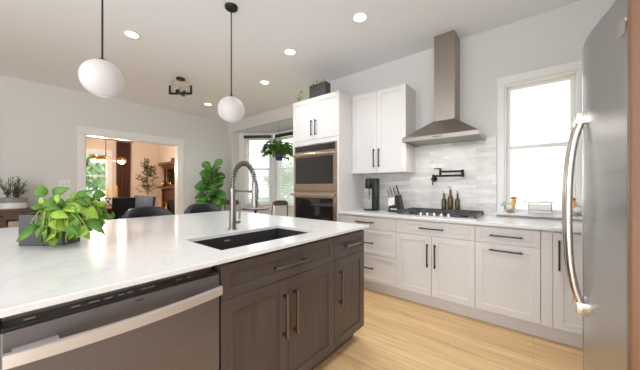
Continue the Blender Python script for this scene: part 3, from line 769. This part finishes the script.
# ------------------------------------------------------------------ plants
random.seed(5)
def rect_planter(o, T, L, D, Hh, t=.008):
    g = G().box(0, L, 0, t, 0, Hh, .003, T=T).box(0, L, D-t, D, 0, Hh, .003, T=T).box(0, t, t, D-t, 0, Hh, T=T).box(L-t, L, t, D-t, 0, Hh, T=T).box(t, L-t, t, D-t, 0, t, T=T)
    add('planter', g, M['slate'], o)
    add('soil', G().box(t, L-t, t, D-t, t, Hh-.015, T=T), M['soil'], o)
# pothos on the island: local frame a = along planter, b = away from the kitchen aisle, c = up
base = Vector((-2.065, .048, .9145)); an = R_(44)
TP = Matrix.Translation(base) @ Matrix.Rotation(an, 4, 'Z')
c = thing('potted_pothos', 'leafy green pothos in a dark grey rectangular planter on the island', 'plant', base+Vector((.1, .1, 0)))
rect_planter(c, TP, .215, .11, .162)
px = .0051
leaves = [(33, 190, 15, 115, .62, .02), (50, 191, 19, 22, .5, .03), (67, 193, 15, 30, .42, .06), (83, 194, 11, 95, .9, .07), (31, 202, 11, 200, .7, .03), (75, 196, 12, -10, .55, .02),
 (80, 209, 24, -8, .5, -.05), (91, 213, 20, -25, .5, -.04), (98, 227, 22, -38, .38, -.05), (60, 212, 15, 80, .7, -.03), (51, 223, 19, 190, .62, -.06), (61, 237, 20, -85, .55, -.08),
 (37, 234, 18, 212, .55, -.09), (69, 225, 18, -35, .6, -.08), (86, 222, 18, -20, .55, .04), (45, 212, 14, 150, .6, .0), (71, 206, 17, 10, .6, .04), (56, 203, 15, 160, .6, .05),
 (40, 199, 13, 70, .6, .06), (88, 205, 16, 15, .5, .05), (64, 217, 16, 235, .6, -.06), (78, 217, 17, -55, .6, -.03), (66, 200, 14, 60, .55, .08), (54, 232, 15, -110, .5, -.05), (74, 236, 14, -60, .5, -.04), (93, 219, 14, -10, .5, .06), (60, 206, 13, 120, .6, -.02), (72, 214, 15, -15, .6, -.1),
 (35, 207, 12, 170, .6, -.02), (82, 228, 15, -45, .5, .0), (48, 205, 13, 40, .6, .07), (76, 201, 13, 40, .55, .06)]
for k in range(52):
    a_ = random.uniform(0, 2*PI); q_ = math.sqrt(random.random())
    leaves.append((69+25*q_*math.cos(a_), 213+16*q_*math.sin(a_), random.uniform(9, 15), random.choice((-30, -60, 10, 150, 200, 60, -80, 100))+random.uniform(-20, 20), random.uniform(.4, .6), random.uniform(-.10, .12)))
for k in range(20):
    leaves.append((random.uniform(46, 92), random.uniform(222, 239), random.uniform(11, 17), random.choice((-40, -70, -100, 200, 20))+random.uniform(-15, 15), random.uniform(.42, .58), random.uniform(-.13, -.06)))
gl = {'leaf': G(), 'leafl': G()}; gs = G()
for i, (u, y, Lp, deg, wr, b_) in enumerate(leaves):
    cx_ = (u-19)*px; cz_ = (247-y)*px; L = Lp*px*(1.0 if i < 14 else .95)
    d_ = Vector((math.cos(R_(deg)), random.uniform(-.35, .2), math.sin(R_(deg)))).normalized()
    mid = Vector((cx_, .02+b_, cz_)); st = mid-d_*L*.5
    if st.y > -.0 and st.y < .11 and 0 < st.x < .215 and st.z < .17: st.z = .175
    nrm = Vector((random.uniform(-.7, .7), -1, random.uniform(.1, 1.6)))
    if st.z < .03: st.z = .03
    if (st+d_*L).z < .012: d_.z = max(d_.z, (.012-st.z)/L)
    k = 'leafl' if (i > 31 and i % 5 < 2) or i in (4, 6, 7, 9, 11, 13, 15, 16, 19, 20, 21, 27) else 'leaf'
    gl[k].leaf(TP @ st, TP.to_3x3() @ d_, TP.to_3x3() @ nrm, L, L*wr*1.12, .35, 'heart', .3)
    root = Vector((min(max(cx_*.55+.03,   .03), .19), .055+random.uniform(-.03, .03), .145))
    top = Vector(((root.x+st.x)/2, (root.y+st.y)/2-.01, max(root.z+.03, st.z+.01, .185)))
    if st.z > .17: pts = arc([root, root.lerp(st, .5)+Vector((0, 0, .015)), st], 5)
    else: pts = arc([root, top, Vector((st.x, min(st.y, -.015) if st.y < .05 else max(st.y, .125), max(st.z, .02)))], 6)
    gs.tube([TP @ p_ for p_ in pts], .0022, 6)
for k in gl: add('foliage', gl[k], M[k], c, True, .0006)
add('stems', gs, M['stem'], c, True)

# planter with vine on top of the oven tower
b0 = Vector((-2.425, 2.715, 2.4455)); TT = Matrix.Translation(b0)
c = thing('potted_vine', 'dark grey planter with trailing vine on top of the white oven tower', 'plant', b0)
rect_planter(c, TT, .29, .11, .185)
g = G(); gs = G(); random.seed(8)
for k in range(26):
    t = k/25
    if k < 16: p_ = b0+Vector((-.22+t*.24+random.uniform(-.02, .02), random.uniform(-.06, .03), .02+random.uniform(0, .035)+max(0, t-.25)*.22))
    else: p_ = b0+Vector((.02+(k-16)*.026, .05+random.uniform(-.03, .03), .19+random.uniform(0, .03)))
    g.leaf(p_, (random.uniform(-1, 1), random.uniform(-1, .2), random.uniform(-.1, .8)), (0, -.6, 1), .042, .034, .3)
gs.tube(arc([b0+Vector((.05, .05, .17)), b0+Vector((.0, -.01, .20)), b0+Vector((-.05, -.03, .06)), b0+Vector((-.18, -.03, .015))], 6), .002, 6)
add('foliage', g, M['leafl'], c, True, .0006); add('stems', gs, M['stem'], c, True)

# fiddle-leaf fig in the corner
fb = Vector((-5.76, 3.06, 0))
c = thing('fiddle_leaf_fig', 'tall green broad-leaved fig plant in the corner beside the bay', 'plant', fb)
add('pot', G().lathe(fb, [(0, 0), (.15, 0), (.19, .36), (.175, .36), (.165, .32), (0, .32)], 28), M['ceram'], c, True)
gs = G(); g = G(); random.seed(3)
for a, hh, lean in ((0, 1.62, .02), (2.2, 1.42, .10), (4.2, 1.3, .12)):
    top = fb+Vector((math.cos(a)*lean, math.sin(a)*lean, hh)); gs.tube(arc([fb+Vector((0, 0, .3)), fb.lerp(top, .6)+Vector((.02, 0, 0)), top], 6), .011, 8, .006)
    n_ = 17 if hh > 1.5 else 13
    for k in range(n_):
        t = .50+.5*k/(n_-1); p_ = fb.lerp(top, t); p_.z = .3+(hh-.3)*t; ph = a+k*2.4; el = -.25+1.5*max(0, t-.55)/.45*.8
        d_ = Vector((math.cos(ph)*math.cos(el), math.sin(ph)*math.cos(el), math.sin(el)))
        L = random.uniform(.25, .33)
        g.leaf(p_+d_*.03, d_, Vector((0, 0, .7))+d_*.1+Vector((.45, -.55, 0)), L, L*.8, .45, 'fiddle', .1)
        gs.tube([p_, p_+d_*.05], .004, 6)
add('stems', gs, M['bark'], c, True); add('foliage', g, M['leafd'], c, True, .001)

# hanging plant in front of the bay
hb = Vector((-4.42, 3.93, 1.93))
c = thing('hanging_plant', 'bushy green plant in a dark hanging pot before the bay windows', 'plant', hb)
add('pot', G().lathe(hb, [(0, -.11), (.07, -.11), (.105, .08), (.097, .08), (.09, .05), (0, .05)], 24), M['bluegrey'], c, True)
g = G()
for k in range(3):
    a = k*2.09; g.tube([hb+Vector((.08*math.cos(a), .08*math.sin(a), .07)), hb+Vector((0, 0, .5))], .0022, 6)
g.tube([hb+Vector((0, 0, .5)), Vector((hb.x, hb.y, 2.65))], .003, 6); add('hanger', g, M['black'], c)
g = G(); gs = G(); random.seed(11)
for k in range(330):
    a = random.uniform(0, 2*PI); r = .34*math.sqrt(random.random()); zz = .10+random.uniform(-.08, .16)*(1-r)-max(0, r-.2)*.7+random.uniform(0, .12)
    p_ = hb+Vector((r*math.cos(a), r*math.sin(a), zz)); d_ = Vector((math.cos(a), math.sin(a), random.uniform(-.7, .3)))
    L = random.uniform(.09, .14); g.leaf(p_, d_, (random.uniform(-.2, .4), random.uniform(-.6, .1), 1), L, L*.75, .5)
    if k % 10 == 0: gs.tube(arc([hb+Vector((0, 0, .05)), hb.lerp(p_, .5)+Vector((0, 0, .06)), p_], 4), .003, 5)
add('foliage', g, M['leaf'], c, True, .0008); add('stems', gs, M['stem'], c, True)

# ------------------------------------------------------------------ stools and nook furniture
def stool():
    r = thing('counter_stool', 'black leather counter stool with rounded back behind the island, in front of the doorway', 'stool', (0, 0, 0), 'counter stools behind the island')
    g = G(); rows = []; n_ = 21
    for z, rr in ((.66, 0), (.70, .02), (.86, .025), (.965, .012), (.995, -.012), (1.0, -.03), (.99, -.048), (.96, -.055), (.86, -.05), (.70, -.055), (.66, -.05)):
        row = []
        for k in range(n_):
            a = R_(-82+164*k/(n_-1)); e = abs(k-(n_-1)/2)/((n_-1)/2)
            R0 = .245+rr; zz = z-(.13*e**3.0)*max(0, (z-.66)/.34)
            row.append((-(R0)*math.cos(a)*.86, (R0+.015)*math.sin(a), zz))
        rows.append(row)
    rows.append(rows[0]); g.sheet(rows); bmesh.ops.remove_doubles(g.bm, verts=g.bm.verts, dist=1e-5); bmesh.ops.holes_fill(g.bm, edges=g.bm.edges)
    add('backrest', g, M['leather'], r, True)
    add('seat', G().box(-.20, .22, -.21, .21, .60, .68, .03, 3), M['leather'], r, True)
    for sx_ in (-1, 1):
        for sy_ in (-1, 1): add('leg', G().tube([(sx_*.17, sy_*.17, .605), (sx_*.21, sy_*.21, 0)], .014, 10), M['black'], r, True)
    add('footrest', G().tube([(.20, -.20, .2), (.20, .20, .2), (-.20, .20, .2), (-.20, -.20, .2), (.20, -.20, .2)], .008, 8), M['black'], r, True)
    return r
st = stool(); st.location = (-3.24, 1.03, 0)
st['label'] = 'black leather counter stool with rounded back, in front of the doorway'
s2 = copy_tree(st); s2.location = (-3.33, 1.70, 0); s2['label'] = 'black leather counter stool with rounded back, in front of the fig plant'

def nook_chair():
    r = thing('metal_chair', 'x', 'chair', (0, 0, 0), 'grey metal chairs in the bay nook')
    add('seat', G().box(-.19, .19, -.18, .18, .44, .46, .008), M['gunmetal'], r, True)
    add('back_frame', G().tube(arc([(-.18, -.17, .45), (-.175, -.20, .70), (-.15, -.225, .835), (0, -.24, .86), (.15, -.225, .835), (.175, -.20, .70), (.18, -.17, .45)], 6), .013, 10), M['gunmetal'], r, True)
    add('backrest', G().sheet([[(-.15+.3*k/6, -.228-.012*math.sin(PI*k/6), z) for k in range(7)] for z in (.77, .855)]), M['gunmetal'], r, True, .006)
    for sx_ in (-1, 1):
        for sy_ in (-1, 1): add('leg', G().tube([(sx_*.17, sy_*.16, .445), (sx_*.21, sy_*.21, 0)], .016, 8), M['gunmetal'], r, True)
    return r
nc = nook_chair(); nc.location = (-5.43, 3.48, 0); nc.rotation_euler.z = R_(35); nc.scale = (1, 1, 1.07); nc['label'] = 'grey metal chair left of the nook table, seen behind the faucet'
n2 = copy_tree(nc); n2.location = (-4.46, 3.90, 0); n2.rotation_euler.z = R_(68); n2['label'] = 'grey metal chair right of the nook table, beneath the hanging plant'
c = thing('nook_table', 'small round table between two metal chairs in the bay', 'table', (-5.0, 3.72, 0))
add('tabletop', G().lathe((-5.0, 3.72, .70), [(0, 0), (.31, 0), (.32, .008), (.32, .022), (.31, .03), (0, .03)], 36), M['walnut'], c, True)
add('pedestal', G().lathe((-5.0, 3.72, 0), [(0, 0), (.22, 0), (.22, .015), (.04, .04), (.03, .10), (.03, .70), (0, .70)], 28), M['black'], c, True)

# ------------------------------------------------------------------ left wall: sideboard, herb pot, frame, switch
c = thing('console_table', 'walnut console table with drawers standing against the left wall', 'table', (-6.0, .0, 0))
add('tabletop', G().box(XL+.004, -5.78, -.75, .70, .87, .90, .004), M['walnut'], c)
add('body', G().box(XL+.02, -5.81, -.72, .67, .745, .8695, .003).box(XL+.02, -5.81, -.72, .025, .42, .745).box(XL+.02, -5.81, .175, .67, .42, .745).box(XL+.02, -5.81, .025, .175, .42, .44), M['walnut'], c)
for k in range(3):
    y0 = -.70+k*.46
    d = add('drawer', G().box(-5.811, -5.795, y0, y0+.44, .755, .86, .003), M['walnut'], c); add('knob', G().cyl((-5.796, y0+.22, .807), (-5.77, y0+.22, .807), .012, .015, 14), M['black'], d, True)
for x in (XL+.05, -5.84):
    for y in (-.69, .64): add('leg', G().box(x-.03, x+.03, y-.03, y+.03, 0, .4195, .004), M['walnut'], c)
add('lower_shelf', G().box(XL+.02, -5.82, -.655, .605, .18, .205, .003), M['walnut'], c)
one('storage_basket', G().box(-6.1, -5.825, .035, .165, .4405, .725, .012), M['beige'], 'beige woven basket in the open niche of the console table', 'basket')
hp_ = Vector((-5.98, .085, .90))
c = thing('potted_herb', 'small grey-green leafy plant in a white and grey pot on the console table', 'plant', hp_)
add('pot', G().lathe(hp_, [(0, 0), (.135, 0), (.145, .01), (.145, .09), (0, .09)], 28), M['ceram'], c, True)
add('pot_band', G().lathe(hp_, [(0, .09), (.146, .09), (.147, .165), (.135, .165), (.13, .15), (0, .15)], 28), M['gceram'], c, True)
g = G(); gs = G(); random.seed(21)
for k in range(34):
    a = random.uniform(0, 2*PI); r = random.uniform(.03, .17); tz = random.uniform(.24, .46)
    top = hp_+Vector((r*math.cos(a), r*math.sin(a), tz)); b_ = hp_+Vector((.05*math.cos(a), .05*math.sin(a), .14))
    gs.tube(arc([b_, b_.lerp(top, .5)+Vector((0, 0, .03)), top], 4), .0025, 5)
    for q in range(7):
        t = .4+.6*q/6; p_ = b_.lerp(top, t); d_ = Vector((random.uniform(-1, 1), random.uniform(-1, 1), random.uniform(-.2, .8)))
        g.leaf(p_, d_, (0, -.3, 1), .045, .026, .3, 'oval')
add('foliage', g, M['herb'], c, True, .0006); add('stems', gs, M['bark'], c, True)
c = thing('framed_picture', 'dark framed picture on the left wall at the photo edge', 'picture', (XL, -.4, 1.9))
add('frame', G().box(XL+.001, XL+.03, -.80, -.76, 1.42, 2.36, .004).box(XL+.001, XL+.03, -.092, -.052, 1.42, 2.36, .004).box(XL+.001, XL+.03, -.76, -.092, 2.32, 2.36, .004).box(XL+.001, XL+.03, -.76, -.092, 1.42, 1.46, .004), M['black'], c)
add('print', G().box(XL+.001, XL+.012, -.76, -.092, 1.46, 2.32), M['art'], c)
c = thing('light_switch', 'white double light switch plate left of the doorway', 'switch', (XL, .665, 1.26))
p = add('plate', G().box(XL+.0005, XL+.008, .595, .735, 1.19, 1.345, .003), M['trim'], c)
for y in (.632, .697): add('rocker', G().box(XL+.0075, XL+.012, y-.018, y+.018, 1.23, 1.305, .002), M['white'], c)

# ------------------------------------------------------------------ dining room
c = thing('dining_table', 'dark wood dining table in the room beyond the doorway', 'table', (-8.0, 1.15, 0))
add('tabletop', G().box(-8.9, -7.15, .55, 1.95, .715, .755, .006), M['mahog'], c)
add('apron', G().box(-8.78, -7.27, .67, 1.83, .63, .7145, .003), M['mahog'], c)
for x in (-8.72, -7.33):
    for y in (.73, 1.77): add('leg', G().box(x-.045, x+.045, y-.045, y+.045, 0, .6295, .004), M['mahog'], c)
def dining_chair(m, hb_, label, grp, w=.23):
    r = thing('dining_chair', label, 'chair', (0, 0, 0), grp)
    add('seat', G().box(-w, w, -.22, .22, .42, .50, .025, 3), m, r, True)
    rows = []
    g = G().box(-w, w, -.035, .035, 0, hb_-.44, .02, 3, T=Matrix.Translation((0, -.20, .44)) @ Matrix.Rotation(R_(7), 4, 'X'))
    add('backrest', g, m, r, True)
    for sx_ in (-1, 1):
        for sy_ in (-1, 1): add('leg', G().tube([(sx_*(w-.03), sy_*.18, .425), (sx_*(w-.02), sy_*.205, 0)], .018, 8), M['black'], r, True)
    return r
dc = dining_chair(M['bfabric'], 1.0, 'black high-backed chair at the near end of the dining table', None, .20)
dc.location = (-6.93, 1.61, 0); dc.rotation_euler.z = R_(90)
bc = dining_chair(M['bluegrey'], .985, 'x', 'blue-grey dining chairs along the far side of table')
for i, (x, y, lb) in enumerate(((-7.55, 2.12, 'blue-grey upholstered dining chair nearest the doorway, by the olive tree side of table'), (-8.1, 2.16, 'middle blue-grey upholstered dining chair beside the dining table'), (-8.66, 2.20, 'blue-grey upholstered dining chair farthest from the doorway, near the curtain'))):
    o = bc if i == 0 else copy_tree(bc)
    o.location = (x, y, 0); o.rotation_euler.z = R_(180+8); o['label'] = lb
# chandelier
chx, chy = -8.0, 1.57
c = thing('brass_chandelier', 'brass chandelier with three lit bowl shades over the dining table', 'chandelier', (chx, chy, H))
add('canopy', G().cyl((chx, chy, H-.03), (chx, chy, H), .06, seg=20), M['brass'], c, True)
add('rod', G().cyl((chx, chy, 1.93), (chx, chy, H-.03), .010, seg=10), M['brass'], c, True)
dR = Vector((.772, .635, 0)); dF = Vector((-.635, .772, 0))
for k, (a, r, z) in enumerate(((3.0, .32, 1.91), (.05, .37, 1.87), (4.7, .14, 1.88))):
    p_ = Vector((chx, chy, z))+dR*math.cos(a)*r+dF*math.sin(a)*r
    arm = add('arm', G().tube(arc([(chx, chy, 2.0), Vector((chx, chy, z-.06)).lerp(p_, .6), p_+Vector((0, 0, .06))], 5), .009, 8), M['brass'], c, True)
    add('bowl_shade', G().lathe(p_, [(0, .075), (.04, .07), (.09, .035), (.108, -.01), (.104, -.012), (.086, .03), (.038, .062), (0, .066)], 22), M['brass'], arm, True)
    add('bulb', G().ball(p_+Vector((0, 0, -.02)), .085, (1, 1, .8)), M['wbulb'], arm, True)
    d = bpy.data.lights.new('chandelier_lamp', 'POINT'); d.energy = LIGHT_DINING/3; d.color = (1, .86, .72); d.shadow_soft_size = .03
    o = bpy.data.objects.new('chandelier_lamp', d); C.objects.link(o); o.parent = c; o.location = p_+Vector((0, 0, -.14))-Vector(c.location)
# curtain
g = G(); rows = []
for z in (.02, 1.3, 2.62):
    rows.append([(XD+.10+.045*math.sin(k*1.35), 2.20+k*.0118*(1+.04*z), z) for k in range(29)])
g.sheet(rows)
c = thing('curtain', 'dark brown floor-length curtain right of the dining room window', 'curtain', (XD+.1, 2.37, 0))
add('drape', g, M['curtain'], c, True, .008)
add('curtain_rod', G().tube([(XD+.10, .8, 2.66), (XD+.10, 2.65, 2.66)], .012, 10).box(XD, XD+.10, 2.60, 2.62, 2.65, 2.67), M['black'], c, True)
# olive tree
ob0 = Vector((-9.15, 2.80, 0))
c = thing('olive_tree', 'slender olive tree in a pot in the dining room corner', 'tree', ob0)
add('pot', G().lathe(ob0, [(0, 0), (.15, 0), (.18, .32), (.165, .32), (.16, .28), (0, .28)], 24), M['gceram'], c, True)
gs = G(); g = G(); random.seed(4)
gs.tube(arc([ob0+Vector((0, 0, .25)), ob0+Vector((.02, .01, .8)), ob0+Vector((-.01, 0, 1.3)), ob0+Vector((.02, 0, 1.95))], 5), .014, 8, .005)
for k in range(40):
    z = random.uniform(.95, 1.95); a = random.uniform(0, 2*PI); r = random.uniform(.15, .32)*(1 if z < 1.6 else .7)
    b_ = ob0+Vector((0, 0, z)); e = b_+Vector((math.cos(a)*r, math.sin(a)*r, random.uniform(.05, .22)))
    gs.tube([b_, e], .005, 5, .002)
    for q in range(11):
        p_ = b_.lerp(e, .25+.75*q/10); d_ = Vector((random.uniform(-1, 1), random.uniform(-1, 1), random.uniform(-.4, .8)))
        g.leaf(p_, d_, (0, -.4, 1), .11, .05, .2, 'quad')
add('stems', gs, M['bark'], c, True); add('foliage', g, M['olive'], c, True)
# mantel
c = thing('fireplace_mantel', 'carved red-brown wood mantel with mirror against the dining room wall', 'mantel', (-8.0, 3.2, 0))
mx0, mx1, my = -8.85, -7.35, 3.02
g = G().box(mx0+.05, mx1-.05, my+.12, YD-.002, 0, 1.85)
add('body', g, M['mahog'], c)
for x in (mx0+.13, mx1-.13):
    for yy, z0, z1 in ((my+.06, .0, 1.17), (my+.09, 1.25, 1.83)):
        add('column', G().lathe((x, yy, 0), [(0, z0), (.05, z0), (.05, z0+.08), (.034, z0+.12), (.04, (z0+z1)/2), (.034, z1-.1), (.05, z1-.06), (.05, z1), (0, z1)], 18), M['mahog'], c, True)
add('shelf', G().box(mx0, mx1, my-.04, YD-.004, 1.18, 1.24, .012), M['mahog'], c, True)
add('cornice', G().box(mx0-.04, mx1+.04, my-.02, YD-.004, 1.86, 1.95, .02).box(mx0+.02, mx1-.02, my+.04, YD-.004, 1.80, 1.86, .01), M['mahog'], c, True)
add('mirror', G().box(mx0+.24, mx1-.24, my+.108, my+.119, 1.30, 1.76), M['mirror'], c)
add('firebox', G().box(mx0+.30, mx1-.30, my+.105, my+.119, .0, .85), M['black'], c)
one('wooden_chest', G().box(-8.25, -7.75, 3.12, 3.32, 1.951, 2.07, .01), M['mahog'], 'small brown wooden chest on top of the mantel', 'box')
one('amber_vase', G().lathe((-8.62, 3.03, 1.241), [(0, 0), (.035, 0), (.05, .05), (.04, .11), (.03, .14), (0, .14)], 18), M['brass'], 'small amber vase on the mantel shelf', 'vase')
one('brass_urn', G().lathe((-8.05, 2.92, 0), [(0, 0), (.11, 0), (.06, .05), (.12, .3), (.14, .5), (.07, .68), (.09, .78), (.06, .80), (0, .8)], 22), M['brass'], 'tall brass urn standing on the floor before the mantel', 'urn')
# things on the dining table
for i, (x, y, hh, lb) in enumerate(((-8.05, 1.62, 1.08, 'crossed black candle holder with yellow candle, left on dining table'), (-7.86, 1.74, 1.10, 'crossed black candle holder with yellow candle, right on dining table'))):
    c = thing('candle_holder', lb, 'candle holder', (x, y, .755), 'candle holders on the dining table')
    g = G()
    for s_ in (-1, 1): g.tube([Vector((x, y, .775))-dR*.07*s_, Vector((x, y, hh-.14))+dR*.07*s_], .011, 8)
    g.cyl((x, y, .7555), (x, y, .768), .085, seg=20).cyl((x, y, hh-.15), (x, y, hh-.13), .075, seg=16)
    add('stand', g, M['black'], c, True)
    add('candle', G().cyl((x, y, hh-.13), (x, y, hh+.15), .030, .027, 14), M['candle'], c, True)
pl = None
for i, (x, y, lb) in enumerate(((-7.75, 1.08, 'dark goblet nearest the left doorway casing on dining table'), (-7.85, 1.20, 'dark goblet between other goblets, second from left casing'), (-7.70, 1.28, 'dark goblet in the middle of the dining table row'), (-7.9, 1.40, 'dark goblet beside the left candle holder'))):
    if pl is None:
        pl = thing('goblet', lb, 'glass', (0, 0, 0), 'dark goblets on the dining table')
        add('cup', G().lathe((0, 0, 0), [(.0, .07), (.03, .075), (.048, .11), (.045, .19), (.042, .19), (.04, .115), (0, .085)], 16), M['oglass'], pl, True)
        add('stem', G().lathe((0, 0, 0), [(0, 0), (.036, 0), (.034, .006), (.007, .012), (.007, .07), (0, .07)], 16), M['oglass'], pl, True)
        o = pl
    else: o = copy_tree(pl)
    o.location = (x, y, .755); o['label'] = lb

# ------------------------------------------------------------------ greenery outside the windows
def tree(x, y, hh, r, n, seed, label):
    random.seed(seed); b_ = Vector((x, y, -.12))
    t_ = thing('garden_tree', label, 'tree', b_, 'trees outside the windows')
    gs = G().tube(arc([b_, b_+Vector((.05, 0, hh*.4)), b_+Vector((0, .05, hh*.75))], 5), .11, 10, .04); g = G()
    for k in range(8):
        a = k*.8; gs.tube([b_+Vector((0, 0, hh*.35+k*.1)), b_+Vector((math.cos(a)*r*.7, math.sin(a)*r*.7, hh*.55+k*.12))], .03, 6, .01)
    for k in range(n):
        v = Vector((random.gauss(0, 1), random.gauss(0, 1), random.gauss(0, 1))).normalized()*random.random()**.45
        p_ = b_+Vector((v.x*r, v.y*r, hh*.62+v.z*hh*.42))
        g.leaf(p_, (random.uniform(-1, 1), random.uniform(-1, 1), random.uniform(-1, .4)), (random.uniform(-.5, .5), random.uniform(-.5, .5), 1), .36, .24, .3, 'quad')
    add('trunk', gs, M['bark'], t_, True); add('foliage', g, M['tree'], t_)
tree(-13.2, 1.3, 3.8, 1.6, 2200, 1, 'bright leafy tree filling the dining room window')
tree(-15.2, 4.6, 3.4, 1.3, 800, 2, 'bright leafy tree right of the first, behind the dining window')
tree(-9.6, 9.6, 2.6, 1.5, 700, 3, 'pale green tree outside the angled bay window')
tree(-4.6, 12.5, 2.4, 1.4, 600, 6, 'pale green tree outside the centre bay window')
